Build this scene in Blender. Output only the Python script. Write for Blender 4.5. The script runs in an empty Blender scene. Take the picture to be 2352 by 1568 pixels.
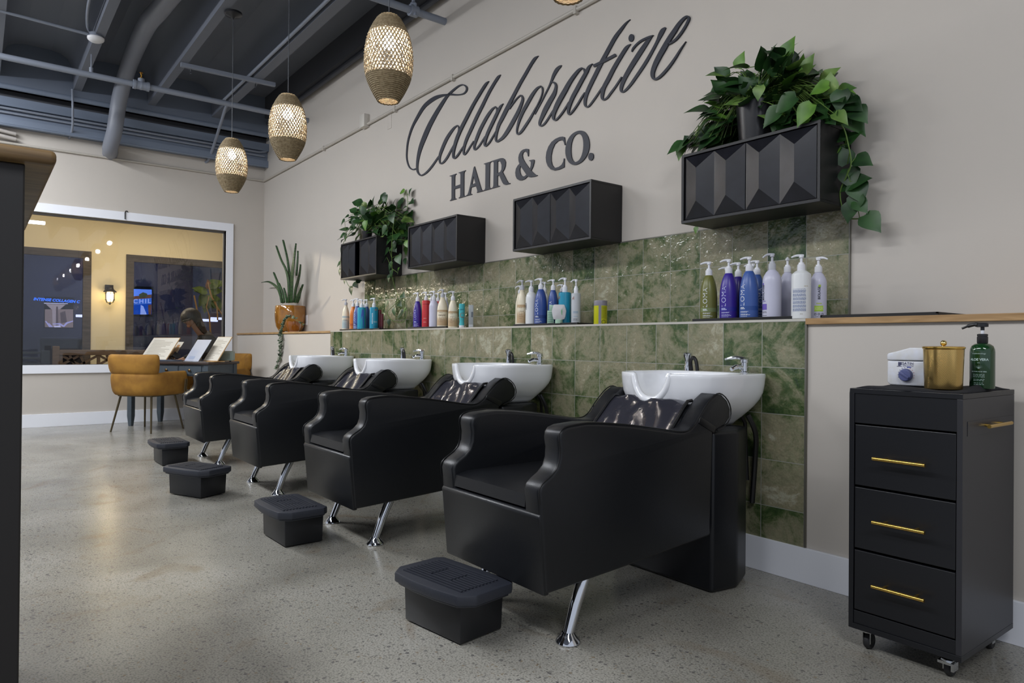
import bpy, bmesh, math, random
from mathutils import Vector, Matrix, Euler
rnd = random.Random(7)
PI = math.pi
S = bpy.context.scene
COL = S.collection

# ------------------------------------------------------------------ camera
YAW, PITCH, ROLL, FPX = 0.6569005, 0.00483232, 0.00906792, 1601.41518
CAM = Vector((0.0, -2.812, 1.0))
_F = Vector((-math.cos(YAW) * math.cos(PITCH), math.sin(YAW) * math.cos(PITCH), math.sin(PITCH)))
_R = Vector((math.sin(YAW), math.cos(YAW), 0))
_U = _R.cross(_F)
_R, _U = math.cos(ROLL) * _R + math.sin(ROLL) * _U, -math.sin(ROLL) * _R + math.cos(ROLL) * _U
cam_data = bpy.data.cameras.new('camera')
cam = bpy.data.objects.new('camera', cam_data)
COL.objects.link(cam)
cam_data.sensor_width = 36.0
cam_data.lens = FPX / 2352 * 36.0
cam_data.clip_start = 0.05
M3 = Matrix((_R, _U, -_F)).transposed()
cam.matrix_world = Matrix.Translation(CAM) @ M3.to_4x4()
S.camera = cam

def ray(px, py):
    return _F + (px - 1176) / FPX * _R - (py - 784) / FPX * _U
def onx(px, py, x):
    r = ray(px, py); return CAM + r * ((x - CAM.x) / r.x)
def ony(px, py, y):
    r = ray(px, py); return CAM + r * ((y - CAM.y) / r.y)
def onz(px, py, z):
    r = ray(px, py); return CAM + r * ((z - CAM.z) / r.z)
def mpp(p):                      # metres per pixel at a world point
    return (Vector(p) - CAM).dot(_F) / FPX

# ------------------------------------------------------------------ materials
def lin(c):
    return tuple(((v / 255) / 12.92 if v <= 10 else (((v / 255) + 0.055) / 1.055) ** 2.4) for v in c)
MATS = {}
def mat(name, rgb, rough=0.5, metal=0.0, spec=0.5, trans=0.0, emit=None, estr=0.0, noise=None, bump=None,
        coat=0.0, alpha=1.0, aniso=None, sub=0.0):
    """rgb is sRGB 0-255; noise=(scale, amount, rgb2[, detail]); bump=(scale, strength[, distance])"""
    if name in MATS: return MATS[name]
    m = bpy.data.materials.new(name); m.use_nodes = True
    nt = m.node_tree; b = nt.nodes['Principled BSDF']; L = nt.links
    c = (*lin(rgb), 1)
    b.inputs['Base Color'].default_value = c
    b.inputs['Roughness'].default_value = rough
    b.inputs['Metallic'].default_value = metal
    b.inputs['Specular IOR Level'].default_value = spec
    b.inputs['Transmission Weight'].default_value = trans
    b.inputs['Coat Weight'].default_value = coat
    b.inputs['Coat Roughness'].default_value = 0.08
    if sub:
        b.inputs['Subsurface Weight'].default_value = sub
        b.inputs['Subsurface Radius'].default_value = (0.01, 0.006, 0.004)
    if emit is not None:
        b.inputs['Emission Color'].default_value = (*lin(emit), 1); b.inputs['Emission Strength'].default_value = estr
    tc = nt.nodes.new('ShaderNodeTexCoord')
    if noise:
        n = nt.nodes.new('ShaderNodeTexNoise'); n.inputs['Scale'].default_value = noise[0]
        n.inputs['Detail'].default_value = noise[3] if len(noise) > 3 else 4
        L.new(tc.outputs['Object'], n.inputs['Vector'])
        r = nt.nodes.new('ShaderNodeMapRange'); r.inputs[1].default_value = 0.35; r.inputs[2].default_value = 0.65
        r.inputs[3].default_value = 0; r.inputs[4].default_value = noise[1]
        L.new(n.outputs['Fac'], r.inputs[0])
        mx = nt.nodes.new('ShaderNodeMix'); mx.data_type = 'RGBA'
        mx.inputs[6].default_value = c; mx.inputs[7].default_value = (*lin(noise[2]), 1)
        L.new(r.outputs[0], mx.inputs[0]); L.new(mx.outputs[2], b.inputs['Base Color'])
    if bump:
        n = nt.nodes.new('ShaderNodeTexNoise'); n.inputs['Scale'].default_value = bump[0]; n.inputs['Detail'].default_value = 3
        L.new(tc.outputs['Object'], n.inputs['Vector'])
        bp = nt.nodes.new('ShaderNodeBump'); bp.inputs['Strength'].default_value = bump[1]
        bp.inputs['Distance'].default_value = bump[2] if len(bump) > 2 else 0.01
        L.new(n.outputs['Fac'], bp.inputs['Height']); L.new(bp.outputs['Normal'], b.inputs['Normal'])
    MATS[name] = m
    return m

def glass_mat(name, tint=(255, 255, 255), ior=1.5, boost=1.0, rough=0.0):
    """thin architectural pane: transparent with a Fresnel reflection"""
    m = bpy.data.materials.new(name); m.use_nodes = True
    nt = m.node_tree; nt.nodes.clear(); L = nt.links
    o = nt.nodes.new('ShaderNodeOutputMaterial'); mx = nt.nodes.new('ShaderNodeMixShader')
    t = nt.nodes.new('ShaderNodeBsdfTransparent'); t.inputs[0].default_value = (*lin(tint), 1)
    g = nt.nodes.new('ShaderNodeBsdfGlossy'); g.inputs['Roughness'].default_value = rough
    f = nt.nodes.new('ShaderNodeFresnel'); f.inputs[0].default_value = ior
    mu = nt.nodes.new('ShaderNodeMath'); mu.operation = 'MULTIPLY'; mu.inputs[1].default_value = boost; mu.use_clamp = True
    L.new(f.outputs[0], mu.inputs[0]); L.new(mu.outputs[0], mx.inputs[0])
    L.new(t.outputs[0], mx.inputs[1]); L.new(g.outputs[0], mx.inputs[2]); L.new(mx.outputs[0], o.inputs[0])
    return m

def tile_mat(name, x0, z0, s):
    m = bpy.data.materials.new(name); m.use_nodes = True
    nt = m.node_tree; b = nt.nodes['Principled BSDF']; L = nt.links; N = nt.nodes.new
    def math_(op, a, bb=None, clamp=False):
        n = N('ShaderNodeMath'); n.operation = op; n.use_clamp = clamp
        for i, v in enumerate((a, bb)):
            if v is None: continue
            if isinstance(v, (int, float)): n.inputs[i].default_value = v
            else: L.new(v, n.inputs[i])
        return n.outputs[0]
    tc = N('ShaderNodeTexCoord'); sp = N('ShaderNodeSeparateXYZ'); L.new(tc.outputs['Object'], sp.inputs[0])
    u = math_('DIVIDE', math_('SUBTRACT', sp.outputs[0], x0), s); v = math_('DIVIDE', math_('SUBTRACT', sp.outputs[2], z0), s)
    fu, fv = math_('FRACT', u), math_('FRACT', v)
    iu, iv = math_('FLOOR', u), math_('FLOOR', v)
    edge = math_('MINIMUM', math_('MINIMUM', fu, math_('SUBTRACT', 1.0, fu)), math_('MINIMUM', fv, math_('SUBTRACT', 1.0, fv)))
    grout = math_('LESS_THAN', edge, 0.0085)
    cv = N('ShaderNodeCombineXYZ'); L.new(iu, cv.inputs[0]); L.new(iv, cv.inputs[1])
    wn = N('ShaderNodeTexWhiteNoise'); L.new(cv.outputs[0], wn.inputs['Vector'])
    wsep = N('ShaderNodeSeparateColor'); L.new(wn.outputs['Color'], wsep.inputs[0])
    # mottling, shifted per tile
    sh = N('ShaderNodeVectorMath'); sh.operation = 'MULTIPLY_ADD'
    L.new(wn.outputs['Color'], sh.inputs[0]); sh.inputs[1].default_value = (30, 30, 30); L.new(tc.outputs['Object'], sh.inputs[2])
    def noise(scale, detail, rough=0.6, dist=0.0):
        n = N('ShaderNodeTexNoise'); n.inputs['Scale'].default_value = scale; n.inputs['Detail'].default_value = detail
        n.inputs['Roughness'].default_value = rough; n.inputs['Distortion'].default_value = dist
        L.new(sh.outputs[0], n.inputs['Vector']); return n.outputs['Fac']
    n1, n2, n3 = noise(5.5, 8, 0.68, 0.9), noise(17.0, 9, 0.75, 1.0), noise(150.0, 4)
    edgef = N('ShaderNodeMapRange'); L.new(edge, edgef.inputs[0]); edgef.inputs[1].default_value = 0.0; edgef.inputs[2].default_value = 0.22
    edgef.inputs[3].default_value = 0.05; edgef.inputs[4].default_value = 0.0
    fac = math_('ADD', math_('ADD', math_('MULTIPLY', n1, 0.85), math_('MULTIPLY', n2, 0.42)), math_('SUBTRACT', math_('MULTIPLY', wsep.outputs[0], 0.20), 0.10))
    fac = math_('SUBTRACT', fac, edgef.outputs[0])
    cr = N('ShaderNodeValToRGB'); L.new(fac, cr.inputs[0])
    e = cr.color_ramp.elements
    e[0].position = 0.38; e[0].color = (*lin((46, 62, 42)), 1)
    e[1].position = 0.82; e[1].color = (*lin((172, 170, 148)), 1)
    for p, c in ((0.47, (62, 82, 46)), (0.53, (88, 100, 66)), (0.585, (118, 120, 92)), (0.65, (134, 132, 106)), (0.73, (142, 136, 110))):
        k = e.new(p); k.color = (*lin(c), 1)
    mg = N('ShaderNodeMix'); mg.data_type = 'RGBA'; mg.blend_type = 'MULTIPLY'; mg.inputs[0].default_value = 0.5
    L.new(cr.outputs[0], mg.inputs[6])
    g3 = N('ShaderNodeCombineColor'); nn = math_('ADD', math_('MULTIPLY', n3, 1.3), 0.32)
    for i in range(3): L.new(nn, g3.inputs[i])
    L.new(g3.outputs[0], mg.inputs[7])
    gm = N('ShaderNodeMix'); gm.data_type = 'RGBA'; L.new(grout, gm.inputs[0]); L.new(mg.outputs[2], gm.inputs[6])
    gm.inputs[7].default_value = (*lin((150, 150, 140)), 1)
    L.new(gm.outputs[2], b.inputs['Base Color'])
    ro = math_('ADD', math_('MULTIPLY', grout, 0.6), math_('ADD', 0.10, math_('MULTIPLY', n2, 0.12)))
    L.new(ro, b.inputs['Roughness'])
    # bumps: wavy glaze + grout groove
    nb = N('ShaderNodeTexNoise'); nb.inputs['Scale'].default_value = 24; nb.inputs['Detail'].default_value = 2
    L.new(sh.outputs[0], nb.inputs['Vector'])
    nb2 = N('ShaderNodeTexNoise'); nb2.inputs['Scale'].default_value = 90; nb2.inputs['Detail'].default_value = 2
    L.new(sh.outputs[0], nb2.inputs['Vector'])
    h = math_('SUBTRACT', math_('ADD', nb.outputs['Fac'], math_('MULTIPLY', nb2.outputs['Fac'], 0.22)), math_('MULTIPLY', grout, 1.2))
    bp = N('ShaderNodeBump'); bp.inputs['Strength'].default_value = 0.7; bp.inputs['Distance'].default_value = 0.009
    L.new(h, bp.inputs['Height']); L.new(bp.outputs['Normal'], b.inputs['Normal'])
    return m

def floor_mat():
    m = bpy.data.materials.new('polished concrete'); m.use_nodes = True
    nt = m.node_tree; b = nt.nodes['Principled BSDF']; L = nt.links; N = nt.nodes.new
    tc = N('ShaderNodeTexCoord')
    def noise(scale, detail, dist=0.0):
        n = N('ShaderNodeTexNoise'); n.inputs['Scale'].default_value = scale; n.inputs['Detail'].default_value = detail
        n.inputs['Distortion'].default_value = dist
        L.new(tc.outputs['Object'], n.inputs['Vector']); return n.outputs['Fac']
    def ramp(src, pts):
        r = N('ShaderNodeValToRGB'); L.new(src, r.inputs[0]); e = r.color_ramp.elements
        e[0].position, e[1].position = pts[0][0], pts[-1][0]
        e[0].color = (*lin(pts[0][1]), 1); e[1].color = (*lin(pts[-1][1]), 1)
        for p, c in pts[1:-1]:
            k = e.new(p); k.color = (*lin(c), 1)
        return r.outputs[0]
    base = ramp(noise(1.6, 6, 0.4), [(0.3, (136, 133, 124)), (0.5, (156, 153, 143)), (0.7, (172, 169, 160))])
    fine = ramp(noise(160, 3), [(0.3, (150, 148, 145)), (0.55, (255, 255, 255)), (0.8, (255, 255, 250))])
    m1 = N('ShaderNodeMix'); m1.data_type = 'RGBA'; m1.blend_type = 'MULTIPLY'; m1.inputs[0].default_value = 0.75
    L.new(base, m1.inputs[6]); L.new(fine, m1.inputs[7])
    # pebbles at two sizes, denser in patches
    out = m1.outputs[2]
    wv = N('ShaderNodeVectorMath'); wv.operation = 'MULTIPLY_ADD'
    nz = N('ShaderNodeTexNoise'); nz.inputs['Scale'].default_value = 40; L.new(tc.outputs['Object'], nz.inputs['Vector'])
    L.new(nz.outputs['Color'], wv.inputs[0]); wv.inputs[1].default_value = (0.02, 0.02, 0.0); L.new(tc.outputs['Object'], wv.inputs[2])
    for scale, thr, lo, col in ((50, 0.31, 0.55, (78, 76, 78)), (105, 0.33, 0.50, (84, 82, 80)), (60, 0.27, 0.66, (126, 108, 84))):
        v = N('ShaderNodeTexVoronoi'); v.inputs['Scale'].default_value = scale; L.new(wv.outputs[0], v.inputs['Vector'])
        sc = N('ShaderNodeSeparateColor'); L.new(v.outputs['Color'], sc.inputs[0])
        lt = N('ShaderNodeMath'); lt.operation = 'LESS_THAN'; lt.inputs[1].default_value = thr; L.new(v.outputs['Distance'], lt.inputs[0])
        pk = N('ShaderNodeMath'); pk.operation = 'MULTIPLY'
        patch = N('ShaderNodeMapRange'); L.new(noise(0.9, 2), patch.inputs[0]); patch.inputs[1].default_value = 0.35
        patch.inputs[2].default_value = 0.65; patch.inputs[3].default_value = lo + 0.28; patch.inputs[4].default_value = lo - 0.05
        gt = N('ShaderNodeMath'); gt.operation = 'GREATER_THAN'; L.new(sc.outputs[0], gt.inputs[0]); L.new(patch.outputs[0], gt.inputs[1])
        L.new(lt.outputs[0], pk.inputs[0]); L.new(gt.outputs[0], pk.inputs[1])
        p2 = N('ShaderNodeMath'); p2.operation = 'MULTIPLY'; L.new(pk.outputs[0], p2.inputs[0])
        pv = N('ShaderNodeMapRange'); L.new(sc.outputs[1], pv.inputs[0]); pv.inputs[3].default_value = 0.2; pv.inputs[4].default_value = 0.8
        L.new(pv.outputs[0], p2.inputs[1])
        mx = N('ShaderNodeMix'); mx.data_type = 'RGBA'; L.new(p2.outputs[0], mx.inputs[0]); L.new(out, mx.inputs[6])
        mx.inputs[7].default_value = (*lin(col), 1); out = mx.outputs[2]
    # rusty stains
    st = N('ShaderNodeMapRange'); L.new(noise(2.7, 8, 1.5), st.inputs[0]); st.inputs[1].default_value = 0.60; st.inputs[2].default_value = 0.74
    st.inputs[3].default_value = 0; st.inputs[4].default_value = 0.45
    mx = N('ShaderNodeMix'); mx.data_type = 'RGBA'; L.new(st.outputs[0], mx.inputs[0]); L.new(out, mx.inputs[6])
    mx.inputs[7].default_value = (*lin((116, 94, 66)), 1)
    L.new(mx.outputs[2], b.inputs['Base Color'])
    rr = N('ShaderNodeMapRange'); L.new(noise(3.5, 4), rr.inputs[0]); rr.inputs[3].default_value = 0.17; rr.inputs[4].default_value = 0.30
    L.new(rr.outputs[0], b.inputs['Roughness']); b.inputs['Specular IOR Level'].default_value = 0.6
    bn = N('ShaderNodeBump'); bn.inputs['Strength'].default_value = 0.1; bn.inputs['Distance'].default_value = 0.004
    L.new(noise(9, 2), bn.inputs['Height']); L.new(bn.outputs['Normal'], b.inputs['Normal'])
    return m

def wood_mat(name, c1, c2, axis='X', scale=7.0, rough=0.5):
    m = bpy.data.materials.new(name); m.use_nodes = True
    nt = m.node_tree; b = nt.nodes['Principled BSDF']; L = nt.links; N = nt.nodes.new
    tc = N('ShaderNodeTexCoord'); mp = N('ShaderNodeMapping'); L.new(tc.outputs['Object'], mp.inputs[0])
    sc = {'X': (0.12, 1, 1), 'Y': (1, 0.12, 1), 'Z': (1, 1, 0.12)}[axis]
    mp.inputs['Scale'].default_value = sc
    n = N('ShaderNodeTexNoise'); n.inputs['Scale'].default_value = scale * 4; n.inputs['Detail'].default_value = 6; n.inputs['Distortion'].default_value = 1.2
    L.new(mp.outputs[0], n.inputs['Vector'])
    r = N('ShaderNodeValToRGB'); L.new(n.outputs['Fac'], r.inputs[0]); e = r.color_ramp.elements
    e[0].position = 0.32; e[1].position = 0.7; e[0].color = (*lin(c1), 1); e[1].color = (*lin(c2), 1)
    L.new(r.outputs[0], b.inputs['Base Color']); b.inputs['Roughness'].default_value = rough
    bp = N('ShaderNodeBump'); bp.inputs['Strength'].default_value = 0.25; bp.inputs['Distance'].default_value = 0.002
    L.new(n.outputs['Fac'], bp.inputs['Height']); L.new(bp.outputs['Normal'], b.inputs['Normal'])
    return m

def leaf_mat(name, c1, c2, c3=None, rough=0.42, stripe=False):
    m = bpy.data.materials.new(name); m.use_nodes = True
    nt = m.node_tree; b = nt.nodes['Principled BSDF']; L = nt.links; N = nt.nodes.new
    tc = N('ShaderNodeTexCoord'); n = N('ShaderNodeTexNoise'); n.inputs['Scale'].default_value = 11 if not stripe else 30
    n.inputs['Detail'].default_value = 2
    mp = N('ShaderNodeMapping'); L.new(tc.outputs['Object'], mp.inputs[0]); L.new(mp.outputs[0], n.inputs['Vector'])
    if stripe: mp.inputs['Scale'].default_value = (0.6, 0.6, 3.0)
    r = N('ShaderNodeValToRGB'); L.new(n.outputs['Fac'], r.inputs[0]); e = r.color_ramp.elements
    e[0].position = 0.36; e[1].position = 0.62; e[0].color = (*lin(c1), 1); e[1].color = (*lin(c2), 1)
    if c3:
        k = e.new(0.74); k.color = (*lin(c3), 1)
    L.new(r.outputs[0], b.inputs['Base Color']); b.inputs['Roughness'].default_value = rough
    return m

WALL = mat('wall paint', (196, 189, 180), 0.75, noise=(3, 0.25, (190, 184, 176)), bump=(180, 0.06, 0.002))
TRIM = mat('white trim paint', (236, 238, 244), 0.4)
DECK = mat('ceiling paint grey', (106, 111, 122), 0.55, bump=(30, 0.08, 0.004))
DECKD = mat('ceiling paint dark', (74, 76, 82), 0.6)
PIPE = mat('pipe paint grey', (136, 143, 156), 0.4)
LEATHER = mat('black leather', (18, 20, 24), 0.38, spec=0.45, bump=(260, 0.12, 0.002))
LEATHER2 = mat('black leather seam', (12, 13, 16), 0.4)
CHROME = mat('chrome', (215, 218, 222), 0.08, 1.0)
CERAMIC = mat('white ceramic', (243, 244, 247), 0.06, spec=0.6, coat=0.5)
BLACKPL = mat('black plastic', (24, 25, 29), 0.42, bump=(90, 0.1, 0.002))
BLACKPL2 = mat('black plastic tread', (40, 43, 52), 0.5, bump=(140, 0.25, 0.003))
BLACKWOOD = mat('black stained wood', (20, 21, 27), 0.30, noise=(14, 0.6, (31, 32, 40), 6), bump=(60, 0.1, 0.002))
BLACKSIDE = mat('black satin board', (22, 22, 24), 0.42)
CARTBLK = mat('cart black laminate', (20, 21, 25), 0.38)
CARTSIDE = mat('cart side laminate', (42, 42, 46), 0.42)
BRASS = mat('brushed brass', (214, 176, 92), 0.25, 1.0)
NAVY = mat('sign navy', (34, 37, 48), 0.55)
DARKMETAL = mat('dark metal', (46, 42, 40), 0.4, 0.6)
RUBBER = mat('rubber', (30, 30, 32), 0.6)

# ------------------------------------------------------------------ mesh helpers
class MB:
    def __init__(self): self.v, self.f, self.m = [], [], []
    def add(self, vs, fs, mi=0, M=None):
        o = len(self.v)
        self.v += [tuple(M @ Vector(p)) if M is not None else tuple(p) for p in vs]
        self.f += [tuple(i + o for i in f) for f in fs]; self.m += [mi] * len(fs); return self
    def box(self, x0, x1, y0, y1, z0, z1, mi=0, M=None):
        vs = [(x, y, z) for z in (z0, z1) for y in (y0, y1) for x in (x0, x1)]
        return self.add(vs, [(0, 2, 3, 1), (4, 5, 7, 6), (0, 1, 5, 4), (2, 6, 7, 3), (0, 4, 6, 2), (1, 3, 7, 5)], mi, M)
    def tube(self, pts, r, seg=8, mi=0, cap=True, closed=False):
        pts = [Vector(p) for p in pts]; n = len(pts)
        rs = r if isinstance(r, (list, tuple)) else [r] * n
        vs, fs = [], []
        prev = None
        for i, p in enumerate(pts):
            if closed: t = pts[(i + 1) % n] - pts[i - 1]
            else: t = pts[min(i + 1, n - 1)] - pts[max(i - 1, 0)]
            t.normalize()
            if prev is None:
                a = Vector((0, 0, 1)) if abs(t.z) < 0.9 else Vector((1, 0, 0))
                u = t.cross(a).normalized()
            else:
                u = prev - t * prev.dot(t)
                u = u.normalized() if u.length > 1e-6 else t.orthogonal().normalized()
            prev = u; w = t.cross(u)
            for k in range(seg):
                an = 2 * PI * k / seg
                vs.append(p + (u * math.cos(an) + w * math.sin(an)) * rs[i])
        m = n if closed else n - 1
        for i in range(m):
            j = (i + 1) % n
            for k in range(seg):
                k2 = (k + 1) % seg
                fs.append((i * seg + k, i * seg + k2, j * seg + k2, j * seg + k))
        if cap and not closed:
            fs.append(tuple(range(seg))[::-1]); fs.append(tuple((n - 1) * seg + k for k in range(seg)))
        return self.add(vs, fs, mi)
    def lathe(self, prof, seg=24, c=(0, 0, 0), mi=0, M=None, cap=True):
        """prof: (r, z) from bottom to top"""
        vs, fs = [], []
        for r, z in prof:
            for k in range(seg):
                a = 2 * PI * k / seg
                vs.append((c[0] + r * math.cos(a), c[1] + r * math.sin(a), c[2] + z))
        for i in range(len(prof) - 1):
            for k in range(seg):
                k2 = (k + 1) % seg
                fs.append((i * seg + k, i * seg + k2, (i + 1) * seg + k2, (i + 1) * seg + k))
        if cap:
            if prof[0][0] > 1e-5: fs.append(tuple(range(seg))[::-1])
            if prof[-1][0] > 1e-5: fs.append(tuple((len(prof) - 1) * seg + k for k in range(seg)))
        return self.add(vs, fs, mi, M)
    def sphere(self, c, r, seg=14, rings=8, mi=0, sc=(1, 1, 1), M=None):
        prof = [(max(r * math.sin(PI * i / rings), 1e-6), -r * math.cos(PI * i / rings)) for i in range(rings + 1)]
        vs, fs = [], []
        for rr, z in prof:
            for k in range(seg):
                a = 2 * PI * k / seg
                vs.append((c[0] + rr * math.cos(a) * sc[0], c[1] + rr * math.sin(a) * sc[1], c[2] + z * sc[2]))
        for i in range(rings):
            for k in range(seg):
                k2 = (k + 1) % seg
                fs.append((i * seg + k, i * seg + k2, (i + 1) * seg + k2, (i + 1) * seg + k))
        return self.add(vs, fs, mi, M)
    def prism(self, poly, a0, a1, axis='x', mi=0, M=None):
        """polygon extruded along an axis; poly in (y,z) for x, (x,z) for y, (x,y) for z"""
        n = len(poly); vs = []
        for a in (a0, a1):
            for p, q in poly:
                vs.append({'x': (a, p, q), 'y': (p, a, q), 'z': (p, q, a)}[axis])
        fs = [(i, (i + 1) % n, n + (i + 1) % n, n + i) for i in range(n)]
        fs += [tuple(range(n))[::-1], tuple(range(n, 2 * n))]
        return self.add(vs, fs, mi, M)
    def build(self, name, mats, parent=None, smooth=35, bevel=None, seg=2, sub=0, loc=None, rotz=0, kind=None, ang=30):
        me = bpy.data.meshes.new(name)
        me.from_pydata([tuple(p) for p in self.v], [], self.f)
        mats = mats if isinstance(mats, (list, tuple)) else [mats]
        for m in mats: me.materials.append(m)
        me.polygons.foreach_set('material_index', self.m)
        bm = bmesh.new(); bm.from_mesh(me)
        bmesh.ops.remove_doubles(bm, verts=bm.verts, dist=1e-6)
        bmesh.ops.recalc_face_normals(bm, faces=bm.faces)
        if bevel:
            es = [e for e in bm.edges if len(e.link_faces) == 2 and e.calc_face_angle(0) > math.radians(ang)]
            bmesh.ops.bevel(bm, geom=es, offset=bevel, segments=seg, affect='EDGES', profile=0.5, clamp_overlap=True)
        bm.to_mesh(me); bm.free()
        if smooth:
            me.shade_smooth(); me.set_sharp_from_angle(angle=math.radians(smooth))
        o = bpy.data.objects.new(name, me); COL.objects.link(o)
        if parent is not None: o.parent = parent
        if loc is not None: o.location = loc
        if rotz: o.rotation_euler = (0, 0, rotz)
        if sub:
            md = o.modifiers.new('sub', 'SUBSURF'); md.levels = sub; md.render_levels = sub
        if kind: o['kind'] = kind
        return o

def tag(o, label, cat, group=None, kind=None):
    o['label'] = label; o['category'] = cat
    if group: o['group'] = group
    if kind: o['kind'] = kind
    return o
def thing(name, label, cat, loc=(0, 0, 0), rotz=0, group=None):
    o = bpy.data.objects.new(name, None); COL.objects.link(o); o.empty_display_size = 0.1
    o.location = loc; o.rotation_euler = (0, 0, rotz)
    return tag(o, label, cat, group)
def struct(name, mb, m, label=None, **k):
    o = mb.build(name, m, kind='structure', **k)
    if label: o['label'] = label
    return o
def dup(root, loc, rotz=0, label=None, scale=None):
    r = root.copy(); COL.objects.link(r); r.location = loc; r.rotation_euler = (0, 0, rotz)
    if scale: r.scale = scale
    if label: r['label'] = label
    for ch in list(root.children):
        c = ch.copy(); COL.objects.link(c); c.parent = r
        for g in list(ch.children):
            d = g.copy(); COL.objects.link(d); d.parent = c
    return r

def spline(pts, n=6, closed=False):
    """Catmull-Rom through points of any dimension"""
    out = []; N = len(pts)
    rng = range(N if closed else N - 1)
    for i in rng:
        p0 = pts[(i - 1) % N] if closed or i > 0 else pts[0]
        p1, p2 = pts[i], pts[(i + 1) % N]
        p3 = pts[(i + 2) % N] if closed or i + 2 < N else pts[-1]
        for k in range(n):
            t = k / n
            out.append(tuple(0.5 * (2 * b + (c - a) * t + (2 * a - 5 * b + 4 * c - d) * t * t + (-a + 3 * b - 3 * c + d) * t ** 3)
                             for a, b, c, d in zip(p0, p1, p2, p3)))
    if not closed: out.append(tuple(pts[-1]))
    return out
def chaikin(p, n=1):
    for _ in range(n):
        q = []
        for i in range(len(p)):
            a, b = p[i], p[(i + 1) % len(p)]
            q += [tuple(0.75 * x + 0.25 * y for x, y in zip(a, b)), tuple(0.25 * x + 0.75 * y for x, y in zip(a, b))]
        p = q
    return p

_txt = {}
def text_geo(s, size=1.0, bold=0.0, align='CENTER', spacing=1.0):
    key = (s, size, bold, align, spacing)
    if key in _txt: return _txt[key]
    c = bpy.data.curves.new('lettering', 'FONT'); c.body = s; c.size = size; c.align_x = align; c.align_y = 'CENTER'
    c.resolution_u = 4; c.offset = bold; c.space_character = spacing
    o = bpy.data.objects.new('lettering', c); COL.objects.link(o)
    dg = bpy.context.evaluated_depsgraph_get(); me = bpy.data.meshes.new_from_object(o.evaluated_get(dg))
    r = ([tuple(v.co) for v in me.vertices], [tuple(p.vertices) for p in me.polygons])
    bpy.data.objects.remove(o); bpy.data.curves.remove(c); bpy.data.meshes.remove(me)
    _txt[key] = r
    return r
# ================================================================== room shell
XF, D = -9.71, 0.338            # far wall face, upper side-wall face (the ledge wall stands forward at y = 0)
ZL = 1.124                      # ledge height
FLOOR = floor_mat()
YEL = mat('hallway cream paint', (232, 214, 176), 0.7)
struct('floor', MB().box(-16.2, 4.2, -9.0, 1.6, -0.12, 0.0), FLOOR, smooth=0)
m = MB()
m.box(XF - .15, XF, -8.0, -3.2, 0, 4.3); m.box(XF - .15, XF, -.165, D + .12, 0, 4.3)
m.box(XF - .15, XF, -3.2, -.165, 2.485, 4.3); m.box(XF - .15, XF, -3.2, -.165, 0, .718)
struct('wall_far', m, WALL, smooth=0)
struct('wall_right', MB().box(XF, 4.0, D, D + .12, 0, 4.3), WALL, smooth=0)
struct('wall_right_lower', MB().box(XF, 4.0, 0.0, D, 0, 1.098), WALL, smooth=0)
OAK = wood_mat('oak cap', (150, 116, 74), (186, 150, 104), 'X', 9, 0.55)
struct('trim_1', MB().box(XF, -6.594, -.012, D, 1.102, ZL), OAK, smooth=0, bevel=.002)
struct('trim_2', MB().box(-1.586, 4.0, -.016, D, 1.098, ZL), OAK, smooth=0, bevel=.002)
PALE = mat('pale metal edge', (196, 192, 182), 0.35, 0.2)
m = MB(); m.box(-6.594, -1.586, -.010, D, 1.112, ZL - .001)
struct('trim_3', m, PALE, smooth=0)
m = MB(); m.box(-1.590, -1.582, -.010, 0, .148, 1.112); m.box(-1.574, -1.568, D - .010, D, ZL, 1.635); m.box(-6.535, -1.568, D - .010, D, 1.633, 1.638)
struct('trim_4', m, mat('metal tile edge', (120, 118, 108), 0.35, 0.5), smooth=0)
struct('trim_5', MB().box(-6.594, -1.590, -.008, 0, .148, 1.112), tile_mat('green glazed tile lower', -1.590, .090, .2052),
       'green glazed square tiles on the lower wall behind the shampoo chairs', smooth=0)
struct('trim_6', MB().box(-6.535, -1.574, D - .008, D, ZL, 1.633), tile_mat('green glazed tile upper', -1.574, 1.633 - 3 * .2052, .2052),
       'green glazed square tiles above the ledge', smooth=0)
struct('baseboard_right', MB().box(XF, 4.0, -.017, -.0, 0, .149), TRIM, smooth=0, bevel=.002)
struct('baseboard_far', MB().box(XF, XF + .016, -8, -.017, 0, .150), TRIM, smooth=0, bevel=.002)
# window in the far wall
m = MB()
for a, b, c, d in ((-3.3, -.075, 2.485, 2.588), (-3.3, -.075, .62, .718), (-.165, -.075, .718, 2.485), (-3.3, -3.2, .718, 2.485)):
    m.box(XF, XF + .022, a, b, c, d)
m.box(XF - .15, XF, -.165, -.150, .718, 2.485); m.box(XF - .15, XF, -3.2, -.165, .705, .718)
w1 = struct('window_1', m, TRIM, 'wide white framed interior window looking into the hallway', smooth=0)
mb = MB(); mb.box(XF - .10, XF - .06, -3.2, -.165, 2.462, 2.485); mb.box(XF - .10, XF - .06, -.180, -.165, .718, 2.47)
mb.build('glazing_bead', mat('grey bead', (120, 116, 112), 0.4), w1, smooth=0)
MB().box(XF - .084, XF - .078, -3.2, -.17, .718, 2.47).build('pane', glass_mat('window glass', (248, 250, 250), 1.5, 0.95), w1, smooth=0)
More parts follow.
